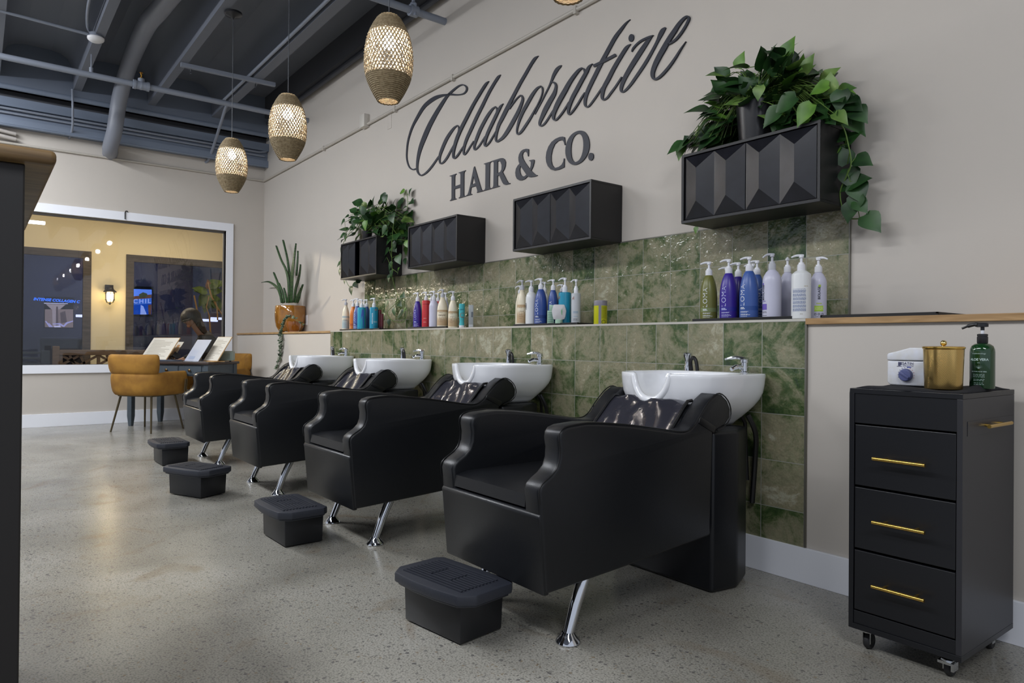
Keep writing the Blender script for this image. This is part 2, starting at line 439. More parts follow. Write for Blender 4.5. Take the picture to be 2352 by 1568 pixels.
# ceiling deck, joists, ledger at the far wall
struct('ceiling', MB().box(-16.2, 4.2, -9.0, 1.6, 4.28, 4.4), DECK, smooth=0)
for yc in (-.385, -1.13, -1.90, -2.66, -3.42, -4.18):
    hw = .040 if yc < -.5 else .05
    prof = [(-hw, 3.88), (hw, 3.88), (hw + .008, 4.05), (hw + .025, 4.15), (hw + .06, 4.22), (hw + .13, 4.262), (hw + .22, 4.281),
            (-hw - .22, 4.281), (-hw - .13, 4.262), (-hw - .06, 4.22), (-hw - .025, 4.15), (-hw - .008, 4.05)]
    prof = [(y + yc, z) for y, z in prof]
    struct('ceiling_joist', MB().prism(prof, -9.44, 4.0, 'x'), DECK)
m = MB(); m.box(XF, -9.42, -8, D, 3.80, 4.281)
struct('wall_far_header', m, mat('header paint', (104, 113, 128), 0.5), smooth=0)
BLUEG = mat('ledger paint blue grey', (116, 127, 144), 0.45)
m = MB(); m.box(XF, -9.45, -8, D, 3.80, 3.93); m.tube([(-9.44, -8, 3.785), (-9.44, D, 3.785)], .032, 12)
struct('trim_7', m, BLUEG)
m = MB(); m.box(XF, -9.60, -8, D - .0, 3.40, 3.70); m.box(XF, -9.54, -8, D, 3.60, 3.70); m.box(XF, -9.555, -8, D, 3.405, 3.470)
m.tube([(-9.575, -8, 3.40), (-9.575, D, 3.40)], .018, 10)
struct('trim_8', m, BLUEG)
m = MB(); m.box(XF, -9.66, -8, D, 3.70, 3.80)
struct('trim_9', m, DECKD, smooth=0)
m = MB(); m.tube([(-9.565, -8, 3.575), (-9.565, D - .12, 3.575), (-9.565, D - .03, 3.60), (-9.565, D - .01, 3.68)], .014, 8)
m.tube([(-9.57, -8, 3.53), (-9.57, D - .05, 3.53)], .012, 8)
tag(m.build('conduit', PIPE), 'pair of thin grey conduits running along the blue-grey ledger above the window wall', 'conduit')
# ---- services on the ceiling
def pipe_thing(name, pts, r, label, cat, m=PIPE, n=5, straight=False, **k):
    q = [Vector(p) for p in pts]
    if not straight: q = [Vector(p) for p in spline([tuple(p) for p in pts], n)]
    return tag(MB().tube(q, r, 12).build(name, m, **k), label, cat)
sp = thing('sprinkler_pipe', 'grey sprinkler pipe with brass upright head crossing the ceiling near the window wall', 'pipe', (-8.13, -1.46, 3.67))
MB().tube([(0, -6.5, 0), (0, 1.796, 0)], .030, 14).build('pipe', PIPE, sp)
m = MB(); m.tube([(0, -.06, 0), (0, .06, 0)], .043, 14); m.tube([(0, -.075, 0), (0, -.05, 0)], .048, 14); m.tube([(0, .05, 0), (0, .075, 0)], .048, 14)
m.tube([(0, 0, 0), (0, 0, .07)], .032, 12); m.sphere((0, 0, .0), .046, 12, 8)
m.build('tee_fitting', PIPE, sp)
m = MB(); m.tube([(0, 0, .07), (0, 0, .085)], .014, 10)
ring = [(.016 * math.cos(a), 0, .107 + .024 * math.sin(a)) for a in [2 * PI * i / 12 for i in range(12)]]
m.tube(ring, .004, 6, closed=True); m.lathe([(.017, .130), (.017, .134)], 12)
m.build('sprinkler_head', mat('brass fitting', (190, 140, 50), 0.3, 0.9), sp)
m = MB(); m.tube([(0, -.45, .02), (0, -.45, .075)], .018, 8); m.tube([(0, -.45, .07), (0, -.45, .21)], .006, 6)
m.build('hanger', PIPE, sp)
sp2 = thing('sprinkler_pipe', 'grey sprinkler pipe with clamp entering the wall above the script lettering', 'pipe', (-5.06, .03, 3.748))
MB().tube([(0, -6.5, 0), (0, .312, 0)], .030, 14).build('pipe', PIPE, sp2)
m = MB(); m.tube([(0, -.035, 0), (0, .035, 0)], .047, 14); m.sphere((0, 0, .05), .028, 10, 6); m.tube([(0, 0, 0), (0, 0, .09)], .014, 8); m.tube([(.03, 0, -.05), (.03, 0, .05)], .014, 8)
m.build('clamp', PIPE, sp2)
P1, P2 = onz(400, -20, 4.06), onz(335, 62, 4.04)
P0 = P1 + (P1 - P2) * 2.0
tag(MB().tube(spline([tuple(P0), tuple(P1), tuple((P1 + P2) / 2), tuple(P2), tuple(onx(297, 148, -8.75)), tuple(onx(275, 225, -9.18)), tuple(onx(263, 300, -9.30)), tuple(onx(253, 338, -9.48)), (-9.66, -1.53, 3.295), (-9.72, -1.53, 3.285)], 7), .083, 18)
    .build('drain_pipe', mat('drain pipe paint', (126, 130, 140), 0.42)), 'thick grey drain pipe bending down from the ceiling into the window wall', 'pipe')
pipe_thing('conduit', [tuple(onz(528, 232, 3.9)), tuple(onz(519, 246, 3.86)), tuple(onx(505, 290, -9.15)), tuple(onx(482, 360, -9.62)), (-9.72, -.43, 3.36)], .018,
           'grey conduit dropping from the ceiling joist to the window wall behind the farthest pendant', 'conduit')
pipe_thing('conduit', [(-8.87, -.475, 3.90), (2.0, -.475, 3.90)], .016, 'straight grey conduit fixed along the ceiling joist nearest the lettered wall', 'conduit', straight=True)
pipe_thing('conduit', [tuple(onx(166, 205, -9.38)), tuple(onx(167, 255, -9.38)), tuple(onx(166, 295, -9.50)), tuple(onx(159, 318, -9.71))], .012,
           'thin grey conduit bent down over the ledger left of the thick drain pipe', 'conduit')
for i, (a, lab) in enumerate((((2, 306), 'upper of two short pale pipe ends poking from the window wall at far left'), ((2, 318), 'lower of two short pale pipe ends poking from the window wall at far left'))):
    p, q = onx(-60, a[1] - 22, -9.6), onx(36, a[1] + 2, -9.66)
    pipe_thing('pipe', [tuple(p), tuple(q)], .022, lab, 'pipe', mat('pale pipe', (176, 170, 164), 0.5), straight=True)
for i in range(2):
    pipe_thing('conduit', [(-9.40, D - .035 - .03 * i, 3.965 - .05 * i + .02), (2.0, D - .035 - .03 * i, 3.985 - .05 * i)], .016 + .006 * i,
               ('thin dark', 'thicker dark')[i] + ' conduit along the top of the lettered wall under the ceiling', 'conduit', DECKD, straight=True)
struct('trim_10', MB().box(-9.42, 4.0, D - .10, D, 4.0, 4.281), DECKD, smooth=0)
# strut channel under the joists
s0, s1 = onz(415, 148, 3.86), onz(632, 195, 3.86)
st = thing('strut_channel', 'grey steel strut channel bolted under two ceiling joists', 'channel', (s0.x, s0.y, 3.86))
ln = (s1 - s0).length; an = math.atan2(s1.y - s0.y, s1.x - s0.x)
Mz = Matrix.Rotation(an, 4, 'Z')
MB().box(0, ln, -.021, .021, -.021, .021, M=Mz).build('channel', PIPE, st, smooth=0, bevel=.003)
for t in (.10, .78):
    MB().tube([Mz @ Vector((ln * t, 0, -.02)), Mz @ Vector((ln * t, 0, -.07))], .007, 8).build('bolt', CHROME, st)
# smoke detector
sd = onx(220, 90, -7.62)
t = thing('smoke_detector', 'round white smoke detector under the ceiling joist', 'smoke detector', (sd.x, sd.y, sd.z))
MB().lathe([(.02, -.028), (.045, -.026), (.066, -.012), (.072, .0), (.072, .012), (.066, .016)], 24).build('cover', mat('detector white', (222, 222, 224), 0.4), t)
MB().lathe([(.058, .016), (.058, .05), (.05, .055)], 16).build('mounting_box', PIPE, t)
pipe_thing('conduit', [tuple(onz(-40, 14, sd.z + .03)), (sd.x, sd.y - .06, sd.z + .03)], .014, 'thin grey conduit running left from the smoke detector', 'conduit', straight=True)
pipe_thing('conduit', [(sd.x, sd.y, sd.z + .05), (sd.x + .03, sd.y - .07, sd.z + .08), (-6.9, sd.y - .13, 3.93), (-5.6, sd.y - .13, 3.93)], .012, 'grey conduit beside the joist behind the smoke detector', 'conduit')
# conduit on the walls
COND = mat('wall conduit paint', (184, 178, 168), 0.5)
pipe_thing('conduit', [(XF + .018, -8, 3.222), (XF + .018, D - .018, 3.224)], .014, 'pale conduit running level across the window wall', 'conduit', COND, straight=True)
t = thing('conduit', 'pale conduit with strap clips running along the lettered wall above the lettering', 'conduit', (0, D - .016, 3.222))
MB().tube([(-9.69, 0, 0), (3.5, 0, 0)], .0155, 10).build('tube', COND, t)
for x in (-7.6, -5.9, -4.9, -3.4, -2.2):
    MB().box(x - .012, x + .012, -.018, .016, -.03, .020).build('clip', COND, t, smooth=0)
jb = ony(843, 280, D)
tag(MB().box(jb.x - .055, jb.x + .055, D - .06, D, jb.z - .065, jb.z + .065).build('junction_box', mat('junction box', (204, 199, 190), 0.5), bevel=.004), 'small square beige junction box on the wall conduit left of the lettering', 'box')
p = ony(895, 278, D)
tag(MB().box(p.x - .04, p.x + .04, D - .004, D, p.z - .075, p.z + .075).build('blank_plate', WALL, bevel=.002), 'painted-over rectangular blank plate on the wall right of the junction box', 'plate')
p = onx(287, 494, XF + .02)
m = MB(); m.tube([(XF + .03, p.y, p.z - .05), (XF + .03, p.y, p.z + .03), (XF + .026, p.y + .008, p.z + .048), (XF + .024, p.y + .022, p.z + .052), (XF + .022, p.y + .032, p.z + .040)], .007, 8)
tag(m.build('hook', mat('black hook', (24, 24, 26), 0.4)), 'small black hook hanging over the top of the window frame', 'hook')
p = ony(704, 735, D)
t = thing('wall_outlet', 'white wall outlet half hidden behind the amber pot', 'outlet', (p.x, D, p.z))
MB().box(-.037, .037, -.006, 0, -.06, .06).build('plate', TRIM, t, bevel=.002)
MB().box(-.017, .017, -.009, -.005, -.035, .035).build('socket', mat('socket grey', (190, 190, 192), 0.5), t, bevel=.001)

# ================================================================== hallway beyond the window
XY = -12.0
m = MB()
W1 = (-3.6, -1.449); W2 = (-.993, .95); WT = onx(290, 584, XY).z; WB = .52
for a, b, c, d in ((-5, W1[0], 0, 3.3), (W1[1], W2[0], 0, 3.3), (W2[1], 1.6, 0, 3.3), (W1[0], W1[1], WT, 3.3), (W2[0], W2[1], WT, 3.3), (W1[0], W1[1], 0, WB), (W2[0], W2[1], 0, WB)):
    m.box(XY - .12, XY, a, b, c, d)
struct('wall_hallway', m, YEL, smooth=0)
m = MB(); m.box(XY, XF - .15, -5.1, -5.0, 0, 3.3); m.box(XY, XF - .15, 1.5, 1.6, 0, 3.3); m.box(XY - .12, XF - .15, -5, 1.5, 3.2, 3.3)
struct('wall_hallway_end', m, YEL, smooth=0)
DKWOOD = wood_mat('dark grey window casing', (58, 50, 46), (84, 74, 68), 'Y', 6, 0.6)
BACKR = mat('back room wall', (92, 92, 104), 0.8)
for i, (a, b) in enumerate((W1, W2)):
    m = MB(); t_ = .105
    m.box(XY - .03, XY + .02, a, b, WT - t_, WT); m.box(XY - .03, XY + .02, a, b, WB, WB + t_)
    m.box(XY - .03, XY + .02, a, a + t_, WB + t_, WT - t_); m.box(XY - .03, XY + .02, b - t_, b, WB + t_, WT - t_)
    w = struct('window_%d' % (i + 2), m, DKWOOD, ('dark framed hallway window left of the wall lantern', 'dark framed hallway window right of the wall lantern')[i], smooth=0)
    MB().box(XY - .015, XY - .01, a + t_, b - t_, WB + t_, WT - t_).build('pane', glass_mat('dark glass %d' % i, (176, 178, 198), 1.5, 1.2), w, smooth=0)
m = MB(); m.box(-15.3, -15.2, -6, 2.5, 0, 4.2)
struct('wall_back_room', m, BACKR, smooth=0)
m = MB(); m.box(-15.2, XY - .12, 2.4, 2.5, 0, 4.2); m.box(-15.2, XY - .12, -6, -5.9, 0, 4.2); m.box(-15.2, XY - .12, -5.9, 2.4, 3.1, 3.2)
struct('wall_back_room_side', m, BACKR, smooth=0)
m = MB(); m.box(-14.3, -14.25, .82, 2.3, 0, 2.35)
struct('wall_back_room_panel', m, mat('maroon panel', (86, 40, 44), 0.7), smooth=0)
# wall lantern
sc = onx(250, 680, XY)
t = thing('wall_lantern', 'caged black wall lantern glowing between the two dark hallway windows', 'wall light', (XY, sc.y, sc.z))
MB().box(0, .03, -.055, .055, .06, .17).build('back_plate', DARKMETAL, t, bevel=.004)
MB().lathe([(.088, .055), (.09, .062), (.05, .10), (.045, .12)], 20, (.11, 0, 0)).build('hood', DARKMETAL, t)
m = MB()
for k in range(6):
    a = 2 * PI * k / 6
    m.tube([(.11 + .062 * math.cos(a), .062 * math.sin(a), .06), (.11 + .062 * math.cos(a), .062 * math.sin(a), -.06), (.11 + .045 * math.cos(a), .045 * math.sin(a), -.10), (.11, 0, -.118)], .004, 6)
for z in (.035, -.06):
    m.tube([(.11 + .064 * math.cos(2 * PI * k / 16), .064 * math.sin(2 * PI * k / 16), z) for k in range(16)], .004, 6, closed=True)
m.sphere((.11, 0, -.118), .014, 8, 6)
m.build('cage', DARKMETAL, t)
MB().lathe([(.001, -.09), (.03, -.082), (.045, -.05), (.047, .03), (.035, .055)], 18, (.11, 0, 0)).build('glass_jar', mat('lantern glow', (255, 236, 190), 0.3, emit=(255, 226, 160), estr=9.0), t)
# lattice bench
bx = -11.35
by0, by1 = onx(128, 820, bx).y, onx(300, 820, bx).y + .55
BW = wood_mat('bench brown wood', (96, 76, 60), (122, 98, 78), 'Y', 8, 0.6)
t = thing('lattice_bench', 'brown wooden bench with crossed lattice back in the hallway', 'bench', (bx, by0, 0))
Lb = by1 - by0; zt = onx(128, 803, bx).z
MB().box(-.03, .03, 0, Lb, zt - .075, zt).build('top_rail', BW, t, smooth=0, bevel=.006)
MB().box(-.03, .03, 0, Lb, .47, .53).build('bottom_rail', BW, t, smooth=0, bevel=.006)
for y in (0, Lb):
    MB().box(-.04, .04, y - .04, y + .04, 0, zt + .05).build('post', BW, t, smooth=0, bevel=.006)
m = MB(); n = 3; zA, zB = .53, zt - .075
for k in range(n):
    y0, y1 = .06 + (Lb - .12) * k / n, .06 + (Lb - .12) * (k + 1) / n
    m.box(-.02, .02, y0 - .02, y0 + .02, zA, zB)
    ym = (y0 + y1) / 2
    for p, q in (((y0, zA), (y1, zB)), ((y0, zB), (y1, zA)), ((y0 + .1, zB), (ym, zA)), ((ym, zB), (y1 - .1, zA)), ((y0, (zA + zB) / 2), (ym, zB)), ((ym, zA), (y1, (zA + zB) / 2))):
        d = Vector((0, q[0] - p[0], q[1] - p[1])); w = Vector((0, -d.z, d.y)).normalized() * .016
        vs = [(x, p[0] + s * w.y, p[1] + s * w.z) for x in (-.012, .012) for s in (-1, 1)] + [(x, q[0] + s * w.y, q[1] + s * w.z) for x in (-.012, .012) for s in (-1, 1)]
        m.add(vs, [(0, 1, 3, 2), (4, 6, 7, 5), (0, 4, 5, 1), (2, 3, 7, 6), (0, 2, 6, 4), (1, 5, 7, 3)])
m.build('lattice', BW, t, smooth=0)
MB().box(-.03, .46, -.02, Lb + .02, .43, .47).build('seat', BW, t, smooth=0, bevel=.005)
for y in (.02, Lb - .02):
    MB().box(.38, .44, y - .03, y + .03, 0, .43).build('leg', BW, t, smooth=0)
for y in (-.02, Lb + .02):
    MB().box(-.02, .46, y - .035, y + .035, .62, .66).build('armrest', BW, t, smooth=0, bevel=.005)
# dark bench with horizontal rails at far left and a dark armchair in the back room
dm = mat('dark slate metal', (58, 62, 68), 0.35, 0.4)
p = onx(104, 820, -10.9)
t = thing('slatted_bench', 'dark slate bench with level back rails at the left end of the hallway', 'bench', (-10.9, p.y, 0))
for z in (.845, .775, .70, .63):
    MB().box(-.02, .02, -1.3, -.0, z - .018, z + .012).build('rail', dm, t, smooth=0, bevel=.004)
MB().box(-.04, .04, -.05, .05, 0, .87).build('post', dm, t, smooth=0, bevel=.006)
MB().box(-.02, .45, -1.3, .05, .40, .45).build('seat', dm, t, smooth=0, bevel=.006)
MB().box(.36, .43, -.05, .03, 0, .40).build('leg', dm, t, smooth=0)
p = onx(145, 800, -12.9)
ac = mat('armchair charcoal', (62, 64, 64), 0.8)
t = thing('armchair', 'dark charcoal armchair seen through the left hallway window', 'armchair', (-12.9, p.y, 0))
MB().box(-.08, .12, -.30, .30, .40, p.z + .17).build('backrest', ac, t, bevel=.04, seg=3)
MB().box(-.35, .35, -.36, .36, .22, .45).build('seat', ac, t, bevel=.04, seg=3)
for s in (-1, 1): MB().box(-.35, .30, s * .40 - .07, s * .40 + .07, .12, .70).build('armrest', ac, t, bevel=.04, seg=3)
for s in (-1, 1):
    for q in (-.28, .28): MB().box(q - .02, q + .02, s * .36 - .02, s * .36 + .02, 0, .22).build('leg', dm, t, smooth=0)
# screens in the back room
def flat_text(mb, s, size, y, z, x, mi, bold=0.0, sgn=1):
    vs, fs = text_geo(s, size, bold)
    mb.add([(x, y + sgn * a, z + b) for a, b, c in vs], fs, mi)
def emi(name, c, s): return mat(name, c, 0.6, emit=c, estr=s * 1.9, spec=0.0)
X3 = -14.6
def q_(px, py): v = onx(px, py, X3); return (v.y, v.z)
def quad(mb, pts, mi, dx=0.0):
    mb.add([(X3 + dx, *q_(*p)) for p in pts], [tuple(range(len(pts)))], mi)
c0 = q_(323, 693)
t = thing('television', 'wall screen showing blue sky, brick roofs and the word CHIL', 'television', (0, 0, 0))
m = MB(); (ya, za), (yb, zb) = q_(299, 724), q_(350, 661)
m.box(X3 - .06, X3 - .005, ya - .02, yb + .02, za - .02, zb + .02); m.build('casing', mat('tv black', (16, 16, 18), 0.4), t, smooth=0)
m = MB()
quad(m, [(299, 663), (348.5, 665), (348, 722), (299, 722)], 0, .001)
quad(m, [(299, 663), (348.5, 665), (348.5, 676), (320, 679), (299, 681)], 1, .003)
quad(m, [(299, 681), (320, 679), (348, 676), (348, 684), (299, 688)], 2, .004)
quad(m, [(319, 676), (328, 671), (338, 674), (338, 682), (320, 684)], 3, .005)
quad(m, [(299, 688), (348, 684), (348, 697), (299, 701)], 4, .005)
quad(m, [(323, 700), (329, 703), (337, 722), (322, 722)], 5, .006)
quad(m, [(299, 703), (306, 703), (305, 722), (299, 722)], 2, .006)
quad(m, [(340, 700), (348, 699), (347, 722), (341, 722)], 2, .006)
y0, z0 = q_(326, 692); vs, fs = text_geo('CHIL', .11, .003, spacing=1.35)
m.add([(X3 + .008, y0 + a, z0 + b + a * .06) for a, b, c in vs], fs, 5)
m.build('screen', [emi('scr blue', (30, 96, 190), .8), emi('scr sky', (120, 170, 246), 1.0), emi('scr brick', (140, 92, 62), .7), emi('scr olive', (96, 104, 70), .7), emi('scr band', (84, 140, 214), .8), emi('scr white', (190, 214, 250), 1.0)], t, smooth=0)
t = thing('television', 'wall screen showing a pale reception room under glowing blue lettering', 'television', (0, 0, 0))
m = MB(); (ya, za), (yb, zb) = q_(101, 753), q_(170, 683)
m.box(X3 - .06, X3 - .005, ya, yb, za, zb); m.build('casing', mat('tv black', (16, 16, 18), 0.4), t, smooth=0)
m = MB()
quad(m, [(103, 710), (168, 710), (168, 752), (103, 751)], 0, .001)
quad(m, [(105, 698), (151, 699), (138, 710), (118, 710)], 1, .001)
quad(m, [(101, 695), (156, 696.5), (156, 698), (101, 697)], 3, .002)
quad(m, [(120, 710), (128, 710), (130, 751), (121, 751)], 1, .003)
quad(m, [(129, 704), (133, 704), (134, 751), (128, 751)], 2, .004)
quad(m, [(138, 718), (150, 714), (154, 740), (140, 742)], 2, .003)
quad(m, [(103, 737), (106, 737), (118, 751), (113, 751)], 4, .005)
quad(m, [(111, 742), (113, 742), (122, 751), (118, 751)], 4, .005)
quad(m, [(120, 743), (138, 742), (146, 747), (152, 740), (168, 736), (168, 738), (155, 743), (147, 751), (140, 748), (134, 745), (122, 745)], 4, .005)
quad(m, [(124, 748), (138, 747), (140, 751.5), (124, 751.5)], 3, .006)
y0, z0 = q_(131, 690); vs, fs = text_geo('INTENSE COLLAGEN C', .066, .002)
m.add([(X3 + .004, y0 + a + b * .25, z0 + b - a * .03) for a, b, c in vs], fs, 5)
m.build('screen', [emi('scr beige', (170, 148, 124), .75), emi('scr pale', (196, 178, 156), .9), emi('scr shade', (120, 102, 90), .6), emi('scr white2', (236, 230, 226), 1.2), emi('scr lilac', (206, 200, 222), 1.0), emi('scr neon', (60, 140, 255), 2.2)], t, smooth=0)
# linear lamps seen in the back room, plus a bar for a reflected tube
def lamp_bar(p0, p1, x, label):
    a, b = onx(*p0, x), onx(*p1, x)
    tag(MB().box(x - .02, x + .02, min(a.y, b.y), max(a.y, b.y), a.z - .022, a.z + .022).build('tube_light', mat('tube glow', (250, 250, 255), 0.4, emit=(245, 248, 255), estr=5.0), bevel=.008), label, 'light')
lamp_bar((174, 725), (196, 725), -14.2, 'short white tube light low in the left hallway window')
lamp_bar((463, 735), (500, 735), -13.6, 'lower long white tube light in the right hallway window')
lamp_bar((484, 731), (513, 731), -13.4, 'upper long white tube light in the right hallway window')
lamp_bar((-60, 497), (104, 498), -11.3, 'bright white bar for a ceiling tube reflected in the window at far left')  # glowing bar added in the hallway to show a salon tube's reflection
# ================================================================== lettering on the wall
def crop(ox, oy, s): return lambda x, y: (ox + x * s, oy + y * s)
cA, cB, cC, cD = crop(920, 180, .15306), crop(1080, 120, .15306), crop(1260, 20, .15306), crop(1380, 20, .14031)
YS = D - .008
def wallpt(px, py, y=YS):
    v = ony(px, py, y); return v
def ribbon(mb, cr, sc, pts, n=7):
    yy = YS - .0003 * (len(mb.v) % 97 % 13)
    q = spline(pts, n)
    L_, R_ = [], []
    for i, (x, y, w) in enumerate(q):
        a, b = q[max(i - 1, 0)], q[min(i + 1, len(q) - 1)]
        dx, dy = b[0] - a[0], b[1] - a[1]; l = math.hypot(dx, dy) or 1
        nx, ny = -dy / l * max(w, 2) * .43, dx / l * max(w, 2) * .43
        L_.append(wallpt(*cr(x + nx, y + ny), yy)); R_.append(wallpt(*cr(x - nx, y - ny), yy))
    n_ = len(q); vs = [tuple(p) for p in L_] + [tuple(p) for p in R_] + [(p.x, D, p.z) for p in L_] + [(p.x, D, p.z) for p in R_]
    fs = []
    for i in range(n_ - 1):
        fs += [(i, i + 1, n_ + i + 1, n_ + i), (i, 2 * n_ + i, 2 * n_ + i + 1, i + 1), (n_ + i, n_ + i + 1, 3 * n_ + i + 1, 3 * n_ + i)]
    fs += [(0, n_, 3 * n_, 2 * n_), (n_ - 1, 3 * n_ - 1, 4 * n_ - 1, 2 * n_ - 1)]
    mb.add(vs, fs)
SCRIPT = [
 (cA, [(228,1355,22),(180,1366,20),(130,1332,20),(98,1250,20),(87,1150,20),(98,1000,24),(122,880,27),(172,730,34),(244,590,44),(335,440,54),(420,355,64),(520,290,62),(610,258,44),(700,243,27),(765,240,32),(830,245,25),(900,241,20),(952,222,24),(985,180,28),(985,130,28),(938,96,20),(880,108,26),(810,157,34),(742,217,38),(690,272,42),(622,372,56),(524,532,66),(432,702,74),(362,862,76),(304,1010,66),(266,1150,50),(246,1290,36),(250,1390,30),(290,1450,24),(338,1444,24),(404,1392,30),(480,1300,30),(556,1190,26),(594,1140,18)]),
 (cA, [(850,704,15),(800,742,34),(738,822,46),(678,922,50),(622,1050,48),(587,1150,40),(580,1225,28),(594,1275,20),(634,1262,28),(692,1190,33),(752,1080,28),(806,980,24),(844,870,20),(866,780,18),(866,725,16),(848,702,14)]),
 (cA, [(1318,40,3),(1270,90,38),(1180,232,44),(1078,405,46),(982,592,50),(902,750,52),(842,890,50),(802,1020,44),(785,1120,34),(787,1182,30),(808,1195,24),(852,1150,26),(908,1065,22),(948,1005,18)]),
 (cB, [(452,335,3),(415,372,40),(350,472,44),(270,612,46),(182,790,48),(92,970,50),(2,1165,50),(-55,1290,46),(-90,1392,40),(-104,1472,32),(-98,1532,24),(-62,1504,24),(-5,1414,22),(48,1330,18)]),
 (cB, [(378,812,14),(330,850,32),(270,930,46),(200,1050,50),(140,1170,50),(92,1290,46),(60,1385,38),(55,1440,30),(72,1460,22),(130,1402,24),(190,1310,22),(222,1260,20)]),
 (cB, [(366,812,14),(388,832,20),(397,870,24),(392,905,28)]),
 (cB, [(490,768,3),(450,812,34),(408,890,44),(350,1010,48),(292,1130,48),(244,1240,44),(218,1330,40),(212,1388,32),(230,1404,22),(280,1352,24),(330,1272,22),(384,1180,18)]),
 (cB, [(1020,52,3),(965,95,44),(900,192,46),(820,332,48),(740,470,50),(650,640,52),(562,810,60),(482,970,60),(422,1090,50),(390,1200,40),(378,1300,32),(395,1340,24),(432,1320,36),(492,1270,50),(562,1170,60),(642,1030,62),(710,900,56),(760,780,46),(782,700,36),(766,650,24),(735,655,20),(680,710,22),(620,790,24),(580,850,20)]),
 (cB, [(1058,505,18),(1000,540,36),(930,630,50),(850,770,54),(780,900,48),(730,1020,40),(702,1120,28),(694,1190,22),(710,1228,22),(760,1190,36),(830,1090,38),(900,980,34),(960,870,24),(1010,780,20),(1055,680,20),(1078,600,20),(1076,535,22),(1048,504,18)]),
 (cB, [(966,930,10),(1010,840,20),(1070,730,20),(1130,610,22),(1180,510,24),(1213,432,32),(1250,340,50),(1295,260,56),(1340,215,40),(1367,193,4)]),
 (cB, [(1210,442,26),(1255,455,28),(1280,490,34),(1276,550,46),(1250,630,66),(1192,730,74),(1122,860,76),(1072,970,60),(1040,1050,44),(1040,1092,30),(1066,1103,22),(1110,1070,28),(1160,1000,28),(1210,920,26),(1246,860,20)]),
 (cC, [(500,885,20),(450,917,40),(390,987,54),(310,1100,64),(232,1240,74),(152,1380,76),(95,1500,66),(70,1580,52),(66,1640,40),(84,1670,22),(112,1662,24),(160,1610,26),(220,1530,26),(270,1450,24),(300,1395,18)]),
 (cC, [(490,885,18),(522,905,26),(542,950,40),(540,990,50)]),
 (cC, [(652,822,3),(602,870,40),(560,950,54),(492,1070,60),(422,1200,62),(352,1330,60),(312,1430,54),(292,1510,44),(290,1565,32),(312,1582,22),(368,1520,28),(430,1430,26),(490,1330,26),(538,1255,18)]),
 (cC, [(1222,158,3),(1160,212,26),(1090,300,48),(1000,420,60),(920,560,62),(850,690,64),(780,820,66),(712,960,62),(642,1100,62),(582,1230,58),(550,1330,52),(540,1420,42),(556,1465,28),(592,1466,24),(640,1412,28),(700,1330,28),(760,1240,26),(812,1160,18)]),
 (cC, [(668,857,44),(750,819,45),(830,780,46),(915,735,46),(1000,690,46)]),
 (cC, [(1228,528,3),(1165,582,52),(1080,712,60),(980,880,64),(892,1050,66),(824,1180,62),(800,1280,54),(798,1335,42),(820,1364,26),(872,1336,30),(930,1260,32),(990,1180,30),(1050,1090,28),(1092,1020,18)]),
 (cD, [(498,702,12),(520,652,30),(570,592,32),(640,532,36),(720,490,40),(800,458,40),(852,430,4)]),
 (cD, [(835,440,20),(800,478,50),(740,562,70),(652,692,84),(562,832,86),(482,960,82),(402,1100,74),(352,1210,66),(328,1290,58),(330,1345,42),(364,1358,30),(420,1312,40),(490,1230,46),(560,1130,50),(650,1000,54),(740,860,54),(820,720,50),(884,602,48),(930,510,54),(972,420,78),(1010,352,74),(1056,306,24)]),
 (cD, [(1085,585,20),(1150,552,34),(1230,490,40),(1310,390,42),(1380,280,40),(1425,190,42),(1434,142,40),(1405,124,36),(1350,160,50),(1270,252,66),(1192,372,80),(1112,492,84),(1032,632,92),(952,772,90),(892,890,84),(850,1000,74),(838,1080,66),(856,1138,46),(898,1148,36),(960,1110,44),(1040,1030,46),(1130,920,44),(1220,790,36),(1300,660,26),(1387,532,3)]),
]
m = MB()
for cr, pts in SCRIPT: ribbon(m, cr, 1, pts)
t = thing('wall_lettering', 'large flowing navy script word mounted high on the pale wall', 'lettering', (0, 0, 0))
m.build('script_word', NAVY, t, smooth=0)
def plate(mb, cr, outer, holes=(), smooth_n=0):
    """flat cut letter with holes, standing 22 mm off the wall"""
    c = bpy.data.curves.new('letter', 'CURVE'); c.dimensions = '2D'; c.fill_mode = 'BOTH'; c.extrude = .004
    for poly in (outer,) + tuple(holes):
        if smooth_n: poly = chaikin(poly, smooth_n)
        s = c.splines.new('POLY'); s.points.add(len(poly) - 1); s.use_cyclic_u = True
        for p, (x, y) in zip(s.points, poly):
            w = wallpt(*cr(x, y)); p.co = (w.x, w.z, 0, 1)
    o = bpy.data.objects.new('letter', c); COL.objects.link(o)
    me = bpy.data.meshes.new_from_object(o.evaluated_get(bpy.context.evaluated_depsgraph_get()))
    mb.add([(v.co.x, YS + .004 - v.co.z, v.co.y) for v in me.vertices], [tuple(p.vertices) for p in me.polygons])
    bpy.data.objects.remove(o); bpy.data.curves.remove(c); bpy.data.meshes.remove(me)
def ell(cx, cy, rx, ry, n=20, sl=0.0):
    return [(cx + rx * math.cos(2 * PI * k / n) - sl * ry * math.sin(2 * PI * k / n), cy + ry * math.sin(2 * PI * k / n)) for k in range(n)]
m = MB(); plate(m, cC, ell(1237, 437, 39, 58, 20, .1)); m.build('letter_dot', NAVY, t, smooth=0)
cE, cG = crop(1020, 340, .08291), crop(1170, 290, .08929)
t = thing('wall_lettering', 'navy serif capital letters and ampersand under the script word', 'lettering', (0, 0, 0))
